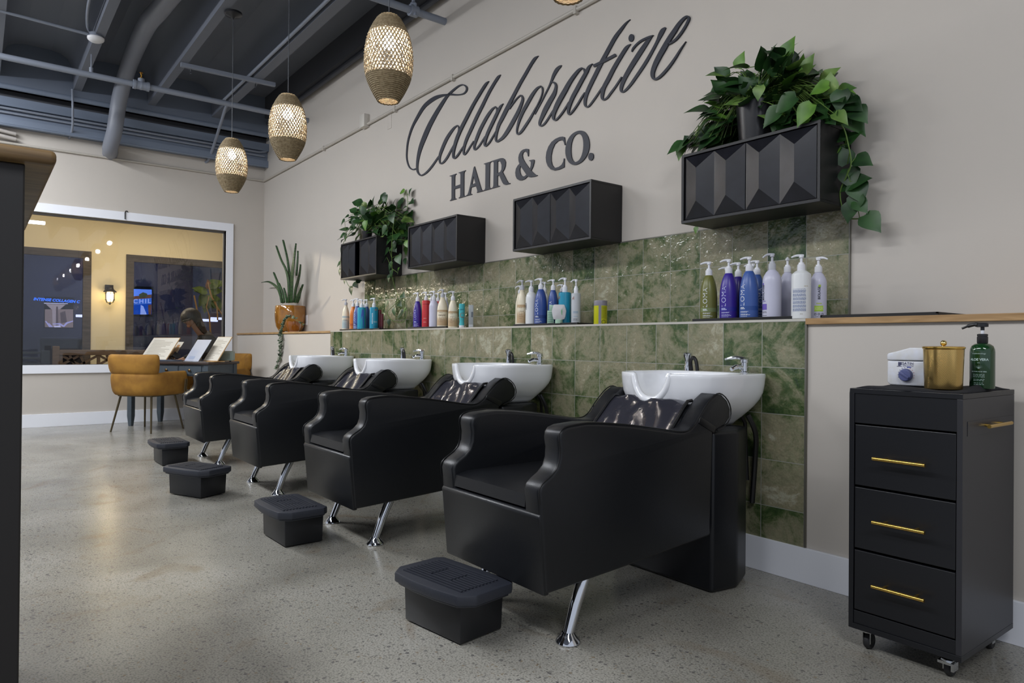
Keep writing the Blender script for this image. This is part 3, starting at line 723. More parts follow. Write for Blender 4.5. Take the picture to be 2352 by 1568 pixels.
LET = [
 (cE, [(148,770),(330,705),(335,718),(300,745),(290,800),(287,1060),(447,1003),(450,740),(440,695),(398,690),(398,677),(590,612),(592,625),(555,655),(545,700),(540,1270),(550,1325),(592,1322),(592,1335),(400,1390),(400,1375),(435,1350),(445,1290),(447,1085),(285,1135),(285,1350),(297,1400),(332,1397),(332,1412),(158,1462),(155,1450),(190,1425),(203,1380),(205,810),(195,775),(150,780)], [], 0),
 (cE, [(838,505),(1020,1120),(1045,1170),(1080,1170),(1082,1185),(905,1235),(903,1222),(920,1200),(915,1170),(878,1045),(745,1090),(725,1220),(730,1270),(765,1268),(765,1282),(605,1328),(603,1315),(645,1285),(668,1230),(720,1020),(780,720),(815,540)], [[(812,780),(862,968),(765,1005)]], 0),
 (cE, [(1098,430),(1305,365),(1305,380),(1270,400),(1258,440),(1248,1060),(1262,1110),(1305,1108),(1305,1122),(1095,1182),(1093,1168),(1125,1145),(1137,1100),(1145,480),(1135,440),(1100,445)], [], 0),
 (cE, [(1317,355),(1560,280),(1620,275),(1670,310),(1698,390),(1690,500),(1655,600),(1615,660),(1720,870),(1770,955),(1790,970),(1822,968),(1822,985),(1700,1015),(1650,1005),(1610,950),(1560,840),(1525,750),(1475,765),(1472,1000),(1485,1045),(1532,1045),(1532,1058),(1320,1118),(1318,1105),(1350,1080),(1363,1030),(1372,410),(1360,375),(1320,370)], [[(1475,375),(1520,352),(1560,385),(1590,470),(1585,590),(1550,660),(1475,692)]], 0),
 (cG, [(492,590),(490,690),(485,770),(470,770),(455,690),(425,650),(395,640),(350,670),(328,740),(345,830),(400,930),(520,1100),(545,1010),(550,930),(540,900),(505,890),(505,875),(615,852),(635,865),(628,940),(600,1040),(555,1140),(640,1220),(680,1250),(712,1252),(712,1268),(640,1290),(540,1308),(490,1300),(465,1280),(400,1350),(320,1385),(250,1388),(190,1350),(158,1280),(148,1190),(165,1090),(210,1010),(255,960),(232,890),(228,800),(245,720),(290,640),(350,595),(430,575),(475,580)], [[(280,1015),(433,1240),(390,1280),(345,1290),(300,1260),(270,1190),(260,1110)]], 0),
 (cG, [(1415,280),(1435,480),(1415,480),(1395,400),(1360,355),(1320,350),(1240,380),(1160,460),(1100,600),(1070,750),(1070,880),(1095,990),(1140,1055),(1190,1065),(1270,1040),(1340,985),(1380,910),(1395,825),(1410,825),(1405,1050),(1270,1110),(1150,1132),(1060,1105),(985,1020),(945,920),(932,800),(950,660),(1000,520),(1080,400),(1180,320),(1290,272),(1370,262)], [], 0),
 (cG, [(1820,105),(1900,120),(1970,180),(2030,290),(2058,440),(2050,570),(2010,710),(1940,830),(1840,930),(1730,985),(1640,993),(1550,955),(1480,860),(1440,730),(1435,590),(1460,440),(1520,300),(1610,190),(1720,125)], [[(1790,185),(1850,225),(1890,320),(1902,460),(1890,620),(1850,770),(1790,870),(1720,915),(1670,920),(1615,860),(1585,740),(1577,600),(1590,450),(1630,310),(1690,225),(1740,190)]], 1),
 (cG, ell(2092, 778, 68, 100, 20, .06), [], 0),
]
for cr, o_, h_, k in LET:
    m = MB(); plate(m, cr, o_, h_, k); m.build('letter', NAVY, t, smooth=0)

# ================================================================== faceted wall cabinets
CB0, CB1, CY = 1.632, 1.987, .073
def facets(mb, x0, x1, z0, z1, n=2, d=.030, M=None):
    """door face of n raised gem facets side by side; base plane y=0, ridges stand forward (-y)"""
    w = (x1 - x0) / n
    mb.box(x0, x1, 0, .012, z0, z1, 0, M)
    h = z1 - z0
    for i in range(n):
        a, b = x0 + w * i, x0 + w * (i + 1); c = (a + b) / 2
        vs = [(a, 0, z0), (b, 0, z0), (b, 0, z1), (a, 0, z1), (c, -d, z0 + h * .26), (c, -d, z1 - h * .22)]
        mb.add(vs, [(0, 1, 4), (1, 2, 5, 4), (2, 3, 5), (3, 0, 4, 5)], 0, M)
def cabinet(xl, xr, label, door_open=0.0):
    W = xr - xl
    t = thing('wall_cabinet', label, 'cabinet', (xl, CY, CB0), 0, 'faceted black cabinets on the lettered wall')
    H, dp = CB1 - CB0, D - CY; th = .014
    m = MB(); m.box(0, W, 0, dp, 0, th); m.box(0, W, 0, dp, H - th, H); m.box(0, th, 0, dp, th, H - th); m.box(W - th, W, 0, dp, th, H - th); m.box(th, W - th, dp - .01, dp, th, H - th)
    m.build('carcass', BLACKSIDE, t, smooth=0, bevel=.0015)
    g = .004; mid = W / 2
    wd = mid - g - (th + g)
    m = MB(); facets(m, -wd, 0, th + g, H - th - g)
    if door_open:                                  # left door left a little open on its outer hinge
        for i, p in enumerate(m.v): pass
        o = MB(); facets(o, 0, wd * .80, th + g, H - th - g)
        o.build('door', BLACKWOOD, t, smooth=0, bevel=.0015).location = (th + g, .007, 0)
    else:
        o = m.build('door', BLACKWOOD, t, smooth=0, bevel=.0015); o.location = (mid - g / 2, .007, 0)
    m = MB(); facets(m, 0, wd, th + g, H - th - g)
    m.build('door', BLACKWOOD, t, smooth=0, bevel=.0015).location = (mid + g / 2 + (.0 if not door_open else .02), .007, 0)
    return t
cabinet(-2.319, -1.573, 'large-looking black faceted cabinet at right carrying the bushiest pothos')
cabinet(-3.742, -2.987, 'black faceted cabinet with bare top under the end of the serif lettering')
cabinet(-5.191, -4.437, 'black faceted cabinet with bare top beside the far potted pothos cabinet')
cabinet(-6.550, -5.772, 'farthest black faceted cabinet, a pothos on top and a dark gap between its doors', .5)

# ================================================================== trays and bottles on the ledge
TRAY = mat('black rubber mat', (18, 18, 20), 0.55)
def tray(px0, px1, py, y0, y1, label, h=.010):
    a, b = ony(px0, py, y0).x, ony(px1, py, y0 + .02).x
    m = MB(); m.box(a, b, y0, y1, 0, h); m.box(a, b, y0, y0 + .012, h, h + .003); m.box(a, b, y1 - .012, y1, h, h + .003)
    o = m.build('drip_tray', TRAY, smooth=0, bevel=.002, loc=(0, 0, ZL)); tag(o, label, 'tray', 'black mats on the ledge')
    return ZL + h
PWHITE = mat('pump white', (226, 227, 232), 0.32)
PCLEAR = mat('pump translucent', (214, 216, 224), 0.25, trans=0.3)
def bottle_mats(name, rgb, rough=0.33): return mat('bottle ' + name, rgb, rough, spec=0.45)
INK = {}
def ink(rgb): return mat('ink %d %d %d' % rgb, rgb, 0.5)
SHAPES = {   # normalised profiles: (r/R, z/H) up to the neck
 'dome':  [(.90, 0), (.985, .012), (1.0, .05), (1.0, .48), (.975, .60), (.90, .72), (.76, .84), (.60, .93), (.46, .985), (.40, 1.0)],
 'cone':  [(.92, 0), (1.0, .015), (1.0, .74), (.985, .79), (.90, .86), (.62, .955), (.42, .99), (.38, 1.0)],
 'cyl':   [(.94, 0), (1.0, .012), (1.0, .955), (.97, .985), (.86, 1.0), (.40, 1.0)],
 'round': [(.93, 0), (1.0, .015), (1.0, .72), (.97, .82), (.87, .90), (.66, .965), (.42, 1.0), (.38, 1.0)],
 'disc':  [(.94, 0), (1.0, .012), (1.0, .895), (.965, .925), (.60, .985), (.42, 1.0), (.38, 1.0)],
}
def prof_r(prof, R, H, z):
    for (r0, z0), (r1, z1) in zip(prof, prof[1:]):
        if z0 * H <= z <= z1 * H and z1 > z0: return R * (r0 + (r1 - r0) * (z / H - z0) / (z1 - z0))
    return R
def wrap_text(mb, s, size, prof, R, H, ang, z, mi, vertical=True, bold=0.0, lift=.0007, spacing=1.0, squash=1.0):
    vs, fs = text_geo(s, size, bold, 'CENTER', spacing); out = []
    for a, b, c in vs:
        u, w = ((-b, a) if vertical else (a, b)); u *= squash
        zz = z + w; r = prof_r(prof, R, H, zz) + lift
        th = ang + u / R
        out.append((r * math.cos(th), r * math.sin(th), zz))
    mb.add(out, fs, mi)
def wrap_rect(mb, u0, u1, z0, z1, prof, R, H, ang, mi, lift=.0004, n=8):
    vs, fs = [], []
    for k in range(n + 1):
        u = u0 + (u1 - u0) * k / n; th = ang + u / R
        for zz in (z0, z1):
            r = prof_r(prof, R, H, zz) + lift
            vs.append((r * math.cos(th), r * math.sin(th), zz))
    for k in range(n): fs.append((2 * k, 2 * k + 2, 2 * k + 3, 2 * k + 1))
    mb.add(vs, fs, mi)
def text_lines(mb, rows, u0, w, prof, R, H, ang, mi, hh=.0022):
    """blocks of small print as broken dashes"""
    for z, frac in rows:
        u = u0
        while u < u0 + w * frac - .002:
            l = rnd.uniform(.003, .009); l = min(l, u0 + w * frac - u)
            wrap_rect(mb, u, u + l, z, z + hh, prof, R, H, ang, mi, .0006, 2); u += l + .0016
def pump(par, R, H, zc, ztop, spout, col=None, style=0, capr=None):
    """collar, stem and head of a lotion pump; spout = heading in radians"""
    col = col or PWHITE
    cr_ = capr or min(.0165, R * .46); hc = (ztop - zc)
    m = MB()
    m.lathe([(cr_, 0), (cr_ * 1.04, .002), (cr_ * 1.0, hc * .36), (cr_ * .72, hc * .42), (cr_ * .68, hc * .50)], 18, (0, 0, zc))
    m.lathe([(cr_ * .34, hc * .46), (cr_ * .34, hc * .84)], 12, (0, 0, zc))
    m.lathe([(cr_ * .60, hc * .80), (cr_ * .62, hc * .90), (cr_ * .40, hc * .97), (.0005, hc * 1.0)], 14, (0, 0, zc))
    L_ = cr_ * 2.5 if style != 2 else cr_ * 2.9
    d = Vector((math.cos(spout), math.sin(spout), 0)); zt = zc + hc * .91
    p0 = -d * cr_ * .55
    droop = -.006 if style != 1 else -.012
    pts = [Vector((0, 0, zt)) + p0 + Vector((0, 0, 0)), Vector((0, 0, zt + .002)), Vector((0, 0, zt + .001)) + d * L_ * .55, Vector((0, 0, zt + droop)) + d * L_]
    m.tube(spline([tuple(p) for p in pts], 4), [cr_ * .36] * 4 + [cr_ * .34] * 4 + [cr_ * (.30 - .10 * k / 4) for k in range(5)], 8)
    return m.build('pump', col, par)
SP_L = math.pi + .65                     # spouts mostly point left along the ledge
def bottle(px, pybase, wpx, pycap, pytop, y, shape, col, label, zb=ZL, name='shampoo_bottle', deco=None, group=None, spout=SP_L, style=0, pcol=None, neck=None, has_pump=True, rough=.33, cat='bottle'):
    base = ony(px, pybase, y); s = mpp(base)
    R = wpx * s / 2 * math.cos(math.atan((px - 1176) / FPX)); zc = base.z + 0; 
    H = (pybase - pycap) * s; TT = (pybase - pytop) * s
    t = thing(name, label, cat, (base.x, y, zb), 0, group)
    prof = SHAPES[shape]; ang = math.atan2(CAM.y - y, CAM.x - base.x)     # towards the viewer's side of the room
    mats_ = [bottle_mats(*col)]; mb = MB(); mb.lathe([(r * R, z * H) for r, z in prof], 28)
    mb.build('body', mats_, t)
    if deco: deco(t, prof, R, H, ang)
    if neck:
        MB().lathe([(R * .42, H - .001), (R * .42, H + neck)], 16).build('neck', mats_, t); H += neck
    if has_pump: pump(t, R, H, H - .001, TT, spout, pcol, style)
    return t
def d_loma(word, txt, band, off=0.0, prt=True):
    def f(t, prof, R, H, ang):
        m = MB(); mats_ = [ink(txt), ink(band)]
        wrap_rect(m, -R * 1.2, R * 1.2, H * .165, H * .255, prof, R, H, ang, 1, .0003, 14)
        wrap_text(m, word, R * .80, prof, R, H, ang - .42 + off, H * .485, 0, True, -R * .007, .0008, 1.14, 1.0)
        if prt:
            a2 = ang - .42 + off
            text_lines(m, [(H * .215, .55), (H * .19, .7)], -R * .30, R * .9, prof, R, H, a2, 0, .0035)
            text_lines(m, [(H * .135, .8), (H * .12, .7), (H * .08, .8), (H * .065, 1.0), (H * .035, .7)], -R * .30, R * 1.2, prof, R, H, a2, 0, .0018)
        m.build('label', mats_, t, smooth=0)
    return f
def d_label(z0, z1, rgb, inkc, lines, base=None, wide=1.45, word=None):
    def f(t, prof, R, H, ang):
        m = MB(); mats_ = [ink(rgb), ink(inkc)]
        wrap_rect(m, -R * wide, R * wide, H * z0, H * z1, prof, R, H, ang, 0, .0004, 18)
        if word: wrap_text(m, word, R * .5, prof, R, H, ang - .1, H * (z1 - .18), 1, False, 0, .0009)
        text_lines(m, [(H * z, f_) for z, f_ in lines], -R * .6, R * 1.2, prof, R, H, ang, 1, .0020)
        m.build('label', mats_, t, smooth=0)
    return f
def d_text(rows):
    """rows: list of ('t', string, size/R, ang, z/H, vertical, rgb) / ('r', u0, u1, z0, z1, rgb) / ('l', u0, w, [z,..], rgb)"""
    def f(t, prof, R, H, ang):
        m = MB(); mats_ = []; idx = {}
        def mi(c):
            if c not in idx: idx[c] = len(mats_); mats_.append(ink(c))
            return idx[c]
        for r in rows:
            if r[0] == 't': wrap_text(m, r[1], r[2] * R, prof, R, H, ang + r[3], H * r[4], mi(r[6]), r[5], R * .012, .0009)
            elif r[0] == 'r': wrap_rect(m, r[1] * R, r[2] * R, H * r[3], H * r[4], prof, R, H, ang, mi(r[5]), .0005, 10)
            elif r[0] == 'l': text_lines(m, [(H * z, 1.0) for z in r[3]], r[1] * R, r[2] * R, prof, R, H, ang, mi(r[4]), .0018)
            elif r[0] == 'p':
                vs = []
                for u, z in r[1]:
                    th = ang + u; rr = prof_r(prof, R, H, z * H) + r[3] if len(r) > 3 else prof_r(prof, R, H, z * H) + .0006
                    vs.append((rr * math.cos(th), rr * math.sin(th), z * H))
                m.add(vs, [tuple(range(len(vs)))], mi(r[2]))
        m.build('label', mats_, t, smooth=0)
    return f
OLIVE = ('olive', (104, 106, 50)); PURP = ('violet', (56, 38, 140)); PURPD = ('violet dark', (50, 36, 124))
BLUE = ('steel blue', (62, 92, 158)); LAV = ('pale lavender', (196, 196, 214)); WHT = ('milk white', (220, 222, 222))
CREAM = ('cream', (226, 216, 192)); NAVYB = ('navy blue', (50, 72, 132)); TEAL = ('teal', (20, 136, 168)); RED = ('red', (196, 52, 56))
ORANGE = ('orange', (206, 116, 40)); MINT = ('mint', (168, 200, 178)); PGREY = ('pearl grey', (186, 190, 194))
WT_ = (226, 230, 236)
# group at the right
z1 = tray(1590, 1830, 731, .012, .30, 'black mat under the largest bottle group at the right end of the tiles')
G4 = 'salon bottles on the right mat'
bottle(1627.6, 729.5, 39.5, 628.5, 597, .055, 'dome', OLIVE, 'olive green tapered pump bottle at the left front of the right bottle group', z1, deco=d_loma('LOMA', WT_, (112, 124, 78)), group=G4)
bottle(1673, 728, 41.5, 623.5, 591, .06, 'dome', PURP, 'violet tapered pump bottle right of the olive bottle', z1, deco=d_loma('LOMA', (200, 206, 240), (38, 34, 140), -.12), group=G4)
bottle(1695, 727.5, 36, 628.5, 596, .17, 'dome', PURPD, 'violet tapered pump bottle half hidden behind the front violet one', z1, group=G4)
bottle(1720, 727.3, 44.5, 619, 586, .06, 'dome', BLUE, 'steel blue tapered pump bottle in the middle of the right bottle group', z1, deco=d_loma('LOMA', WT_, (34, 72, 140), -.30), group=G4)
bottle(1738, 727, 38, 624.5, 592, .17, 'dome', BLUE, 'steel blue tapered pump bottle tucked behind its front twin', z1, deco=d_loma('LOMA', WT_, (34, 72, 140), .9), group=G4)
bottle(1668, 727, 33, 640, 603, .255, 'dome', WHT, 'white pump bottle mostly hidden at the back between olive and violet', z1, group=G4)
bottle(1728, 727, 40, 634, 597, .26, 'round', WHT, 'white round-shouldered pump bottle at the back behind the steel blue pair', z1, group=G4)
bottle(1772.7, 726.8, 44.5, 616.5, 578.6, .075, 'cone', LAV, 'pale lavender bottle with clear pump and purple print at its left edge', z1, pcol=PCLEAR, style=1, group=G4,
       deco=d_text([('t', 'BIOLAGE', .42, -1.05, .52, True, (58, 60, 74)), ('r', -1.35, -.55, .165, .285, (104, 84, 176)), ('r', -1.25, -1.0, .68, .72, (96, 70, 170)), ('l', -1.3, .6, [.33, .345], (120, 100, 180)), ('l', -1.25, .7, [.10, .12, .04], (70, 70, 80))]))
bottle(1808, 727, 36, 620.5, 586.5, .19, 'cone', LAV, 'plain pale lavender pump bottle behind the white text bottle', z1, spout=-1.0, group=G4)
bottle(1839.7, 729.3, 46, 617.7, 581, .045, 'disc', WHT, 'white cylinder pump bottle with a block of blue-grey small print', ZL, group=G4, style=0,
       deco=d_text([('l', -.95, 1.45, [.155 + .0125 * k for k in range(37) if k % 6 != 5], (140, 152, 184)), ('l', .3, .5, [.66], (180, 160, 110)), ('l', -.1, .35, [.095], (150, 140, 120))]))
bottle(1879, 727.3, 39.5, 619, 584, .135, 'cone', LAV, 'pale lavender bottle with lime green print at the far right of the group', ZL, spout=.1, group=G4,
       deco=d_text([('t', 'BIOLAGE', .40, .12, .55, True, (58, 60, 74)), ('r', .02, .30, .67, .725, (160, 190, 60)), ('r', -.45, .62, .165, .285, (168, 204, 62)), ('t', 'CLEAN', .2, .1, .33, False, (190, 208, 90)),
                    ('l', -.4, 1.0, [.20, .225, .25], (230, 244, 180)), ('t', 'O O O', .38, .1, .105, False, (96, 98, 108)), ('l', -.3, .8, [.05], (80, 80, 90))]))
tr = ony(1880, 722, .02); m = MB(); xa, xb = tr.x, ony(2158, 720, .05).x
m.box(xa, xb, .035, .30, 0, .008)
for a, b, c, d in ((xa, xb, .035, .042), (xa, xb, .293, .30), (xa, xa + .007, .035, .30), (xb - .007, xb, .035, .30)): m.box(a, b, c, d, .008, .014)
tag(m.build('serving_tray', TRAY, smooth=0, loc=(0, 0, ZL)), 'empty shallow black tray on the oak ledge right of the tiles', 'tray')
# third group
z1 = tray(1179, 1332, 745, .012, .28, 'black mat under the middle bottle group with the blue pump bottles')
G3 = 'salon bottles on the middle mat'
d_tan = lambda word=None: d_label(.05, .60, (186, 158, 122), (120, 100, 78), [(.50, .5), (.40, .8), (.30, .4), (.24, .7), (.18, .5)], word=word)
bottle(1198.7, 742.8, 23, 667, 640.7, .06, 'dome', CREAM, 'cream bottle with tan label at the left of the middle bottle group', z1, deco=d_tan(), pcol=PCLEAR, neck=.012, style=1, group=G3)
bottle(1194, 742, 21, 668, 651, .17, 'dome', CREAM, 'cream pump bottle hidden behind the tan-labelled one at left of the middle group', z1, group=G3, style=1)
bottle(1219.5, 742.3, 25.5, 667.5, 641, .05, 'round', WHT, 'white round-shouldered pump bottle second from the left in the middle group', z1, spout=-2.0, group=G3,
       deco=d_text([('t', 'ABBA', .5, -1.1, .55, True, (50, 50, 60)), ('l', .55, .4, [.09, .11, .13, .15, .17, .19, .21, .23], (70, 70, 80))]))
bottle(1241.7, 742.3, 29.5, 662.5, 637, .05, 'dome', ('deep blue', (52, 78, 146)), 'deep blue tapered pump bottle at the front of the middle group', z1, deco=d_loma('LOMA', WT_, (30, 56, 120), -.25), group=G3)
bottle(1250.5, 742, 22, 669, 643, .17, 'round', WHT, 'white pump bottle behind the deep blue bottle in the middle group', z1, spout=-1.9, group=G3)
bottle(1270, 742, 24, 664, 639.5, .09, 'dome', ('deep blue', (52, 78, 146)), 'deep blue pump bottle behind the mint tube in the middle group', z1, deco=d_loma('LOMA', WT_, (30, 56, 120), -.1), group=G3)
bottle(1290, 742, 21, 667, 650.5, .17, 'dome', NAVYB, 'navy pump bottle hidden behind the teal cylinder in the middle group', z1, group=G3)
M_ = [(-.25, .62), (-.20, .62), (-.11, .71), (-.03, .64), (.06, .78), (.08, .62), (.13, .62), (.09, .81), (.03, .81), (-.045, .685), (-.12, .755), (-.16, .755)]
def em(off, zo=0.0): return [(u * 1.25 + off, z * .6 + .40 + zo) for u, z in M_]
bottle(1297, 742.2, 29, 670.5, 636, .085, 'cyl', TEAL, 'teal cylinder pump bottle with copper monogram in the middle group', z1, spout=-2.2, group=G3, style=1,
       deco=d_text([('p', em(-1.02), (170, 96, 60))]))
bottle(1322.5, 742.8, 22, 673.5, 641, .085, 'cyl', PGREY, 'pearl grey cylinder pump bottle with copper monogram at the right of the middle group', z1, spout=-2.2, group=G3, style=1,
       deco=d_text([('p', em(-.55), (150, 80, 56)), ('l', -.6, 1.1, [.33, .36, .385, .22], (80, 140, 180)), ('l', -.6, 1.0, [.12, .14, .08], (70, 70, 80))]))
# small tubes in front
def tube_thing(px, pyb, y, label, parts, zb, group=None, name='cream_tube', cat='tube'):
    b = ony(px, pyb, y); t = thing(name, label, cat, (b.x, y, zb), math.atan2(CAM.y - y, CAM.x - b.x) + PI / 2, group)
    parts(t, mpp(b)); return t
def p_mint(t, s):
    MB().box(-7.8 * s, 7.8 * s, -.012, .012, 0, 30 * s).build('body', bottle_mats(*MINT), t, bevel=.003)
    MB().box(-3.5 * s, 7.8 * s, -.010, .010, 30 * s, 43 * s).build('cap', bottle_mats(*MINT), t, bevel=.003)
    m = MB()
    for k in range(6): m.box(-6 * s, 5 * s, -.0127, -.0118, (5 + 4 * k) * s, (6.3 + 4 * k) * s)
    m.build('label', ink((96, 140, 124)), t, smooth=0)
tube_thing(1264.6, 741, .012 + .02, 'mint green squat bottle in front of the deep blue pair', p_mint, z1, G3)
def p_grey(t, s):
    MB().lathe([(8.5 * s, 0), (8.7 * s, 1 * s), (8.6 * s, 8 * s), (7 * s, 9 * s)], 18).build('cap', bottle_mats(*MINT), t)
    m = MB(); pr = [(8.5, 8.5), (12.5, 10), (14.5, 16), (16.5, 28), (15, 34), (12.5, 42), (10, 43)]
    poly = [(-x * s, z * s) for x, z in pr] + [(x * s, z * s) for x, z in pr[::-1]]
    n = len(poly); vs = [(x, -.014 if abs(z - 26 * s) > 8 * s else -.009, z) for x, z in poly] + [(x, .012, z) for x, z in poly] + [(0, -.022, 26 * s)]
    fs = [(i, (i + 1) % n, 2 * n) for i in range(n)] + [(i, n + i, n + (i + 1) % n, (i + 1) % n) for i in range(n)] + [tuple(range(n, 2 * n))]
    m.add(vs, fs); m.build('body', mat('crumpled tube', (208, 206, 208), 0.4), t, smooth=25, bevel=.0015)
    m = MB(); vs, fs = text_geo('DESIGN', 4.2 * s, .0003)
    m.add([(6.0 * s + b, -.0205 + abs(a) * .12, 26 * s - a) for a, b, c in vs], fs); m.build('label', ink((90, 180, 110)), t, smooth=0)
tube_thing(1283.7, 741, .020, 'crumpled pale grey tube standing on its mint cap in front of the teal bottle', p_grey, z1, G3)
b = ony(1379, 742, .10); s = mpp(b)
t = thing('styling_can', 'yellow can with grey lid standing alone on the ledge', 'can', (b.x, .10, ZL))
MB().lathe([(14.6 * s, 0), (15.4 * s, .003), (15.4 * s, 43 * s), (15.0 * s, 43.5 * s)], 28).build('body', bottle_mats('lime yellow', (190, 190, 20)), t)
MB().lathe([(15.6 * s, 43 * s), (15.6 * s, 52 * s), (15.0 * s, 54.5 * s), (13 * s, 55 * s)], 28).build('lid', bottle_mats('lid grey', (132, 128, 138)), t)
m = MB(); cy = [(1.0, 0), (1.0, 1.0)]; a_ = math.atan2(CAM.y - .1, CAM.x - b.x); R_ = 15.4 * s
wrap_rect(m, -.28 * R_, .12 * R_, .003, 43 * s, cy, R_, 43 * s, a_, 0, .0005)
text_lines(m, [(6 * s + k * 1.9 * s, 1.0) for k in range(4, 19)], .18 * R_, .9 * R_, cy, R_, 43 * s, a_, 1, .0018)
wrap_text(m, 'O', .9 * R_, cy, R_, 43 * s, a_ + .5, 5 * s, 1, False)
m.build('label', [bottle_mats('lid grey', (132, 128, 138)), ink((96, 100, 20))], t, smooth=0)
# second group
z1 = tray(936, 1030, 752.5, .012, .27, 'black mat under the bottle group with the red and violet pump bottles')
G2 = 'salon bottles on the second mat'
bottle(958.7, 750.5, 20, 690, 670, .05, 'dome', PURP, 'violet pump bottle at the left end of the group with the red bottle', z1, deco=d_loma('LOMA', (200, 206, 240), (38, 34, 140), -.15), group=G2)
bottle(978, 750, 18.6, 688, 668, .08, 'cyl', RED, 'red cylinder pump bottle beside the violet one', z1, group=G2, deco=d_text([('l', -.6, .7, [.34, .32, .18, .2], (240, 190, 180)), ('r', -.9, .9, .85, .87, (140, 30, 34))]))
bottle(990, 750, 17, 690, 672, .17, 'round', WHT, 'white pump bottle at the back between red and white front bottles', z1, group=G2)
bottle(996, 749.5, 21.5, 687, 666.5, .055, 'cone', LAV, 'pale lavender-white pump bottle in the middle of the group with the red bottle', z1, group=G2)
bottle(1005.5, 750, 18, 690, 670.5, .17, 'cyl', RED, 'red pump bottle hidden behind the pale lavender-white bottle', z1, group=G2)
bottle(1016, 749.7, 25, 685.5, 663.7, .055, 'dome', CREAM, 'taller cream bottle with tan label and clear pump', z1, deco=d_tan('natural'), neck=.012, style=1, pcol=PCLEAR, group=G2)
bottle(1023, 749, 20, 688, 669, .17, 'dome', LAV, 'pale lavender pump bottle hidden between the two tan-labelled bottles', z1, group=G2)
bottle(1040, 751, 22, 687.5, 666.5, .055, 'dome', CREAM, 'cream bottle with tan label next to the turquoise tube', ZL, deco=d_tan(), group=G2, spout=-1.8)
def p_turq(t, s):
    MB().lathe([(6.2 * s, 0), (6.4 * s, 1 * s), (6.2 * s, 5.5 * s)], 18).build('cap', PWHITE, t)
    MB().lathe([(6.2 * s, 5.5 * s), (6.0 * s, 9 * s), (5.2 * s, 14 * s), (5.8 * s, 20 * s), (6.7 * s, 30 * s), (6.9 * s, 54 * s), (6.2 * s, 55 * s)], 20).build('body', bottle_mats('turquoise', (72, 178, 186)), t)
    m = MB(); cy = [(1, 0), (1, 1)]; wrap_text(m, 'paul', 5 * s, cy, 6.9 * s, 55 * s, -PI / 2, 42 * s, 0, False); wrap_text(m, 'C', 16 * s, cy, 6.9 * s, 55 * s, -PI / 2, 28 * s, 1, False)
    m.build('label', [ink((30, 90, 104)), ink((150, 130, 110))], t, smooth=0)
tube_thing(1060.6, 751, .06, 'turquoise tube standing on its white cap on the bare ledge', p_turq, ZL)
def p_grt(t, s):
    MB().box(-5.2 * s, 5.2 * s, -.008, .008, 0, 7 * s).build('cap', PGREY_ := bottle_mats(*PGREY), t, bevel=.002)
    MB().add([(-5.2 * s, -.009, 7 * s), (5.2 * s, -.009, 7 * s), (5.2 * s, .009, 7 * s), (-5.2 * s, .009, 7 * s), (-5.5 * s, -.001, 52 * s), (5.5 * s, -.001, 52 * s), (5.5 * s, .001, 52 * s), (-5.5 * s, .001, 52 * s)],
             [(0, 1, 5, 4), (1, 2, 6, 5), (2, 3, 7, 6), (3, 0, 4, 7), (4, 5, 6, 7), (3, 2, 1, 0)]).build('body', bottle_mats('silver grey', (160, 166, 168)), t, bevel=.001)
    MB().box(.5 * s, 4.5 * s, -.0075, -.006, 24 * s, 36 * s).build('label', ink((96, 104, 112)), t, smooth=0)
tube_thing(1081.6, 751, .07, 'flat silver-grey tube standing right of the turquoise tube', p_grt, ZL)
# first group (farthest)
z1 = tray(780, 876, 757.5, .012, .26, 'black mat under the farthest bottle group with the orange bottle')
G1 = 'salon bottles on the farthest mat'
bottle(793.9, 754.5, 16.8, 701.5, 685, .045, 'dome', CREAM, 'cream bottle with pale blue label at the far left of the ledge', z1, neck=.014, style=2, pcol=PCLEAR, group=G1,
       deco=d_label(.05, .58, (166, 182, 184), (110, 124, 128), [(.42, .7), (.26, .5), (.20, .6), (.14, .4)], word='noted'))
bottle(811, 754.5, 16.5, 702, 686, .075, 'dome', ORANGE, 'orange tapered pump bottle in the farthest group', z1, group=G1, deco=d_loma('LOMA', (240, 210, 170), (180, 84, 26), -.9))
bottle(820.5, 754.5, 18.5, 701.5, 683.5, .05, 'dome', ('steel blue far', (70, 92, 156)), 'steel blue pump bottle in front beside the orange one', z1, group=G1, deco=d_loma('LOMA', WT_, (44, 66, 128), -.35))
bottle(830.5, 755, 20, 705.5, 686.5, .035, 'cyl', ('teal bright', (30, 150, 178)), 'teal bottle with violet angular pattern in the farthest group', z1, group=G1,
       deco=d_text([('p', [(-.75, .02), (-.1, .55), (.05, .90), (.45, .90), (.45, .02)], (76, 70, 190), .0006), ('p', [(-.75, .06), (.45, .62), (.45, .42), (-.55, .02)], (36, 40, 160), .0009)]))
bottle(836.5, 754, 16, 703, 686, .20, 'dome', ORANGE, 'orange pump bottle hidden behind the patterned teal bottle', z1, group=G1)
bottle(842, 754.5, 17, 702.5, 686, .115, 'dome', ('slate blue', (52, 84, 140)), 'slate blue pump bottle between the two teal bottles', z1, group=G1)
bottle(858.5, 756, 20, 707, 685, .035, 'cyl', TEAL, 'plain teal cylinder pump bottle with white vertical print', z1, group=G1,
       deco=d_text([('t', 'MOROCCANOIL', .34, -.35, .48, True, (214, 226, 232)), ('p', [(u + .5, z) for u, z in em(0.0, .06)], (176, 104, 66)), ('l', -.05, .9, [.34, .32, .28], (200, 222, 230)), ('l', -.05, .9, [.10, .12, .06], (20, 70, 96))]))
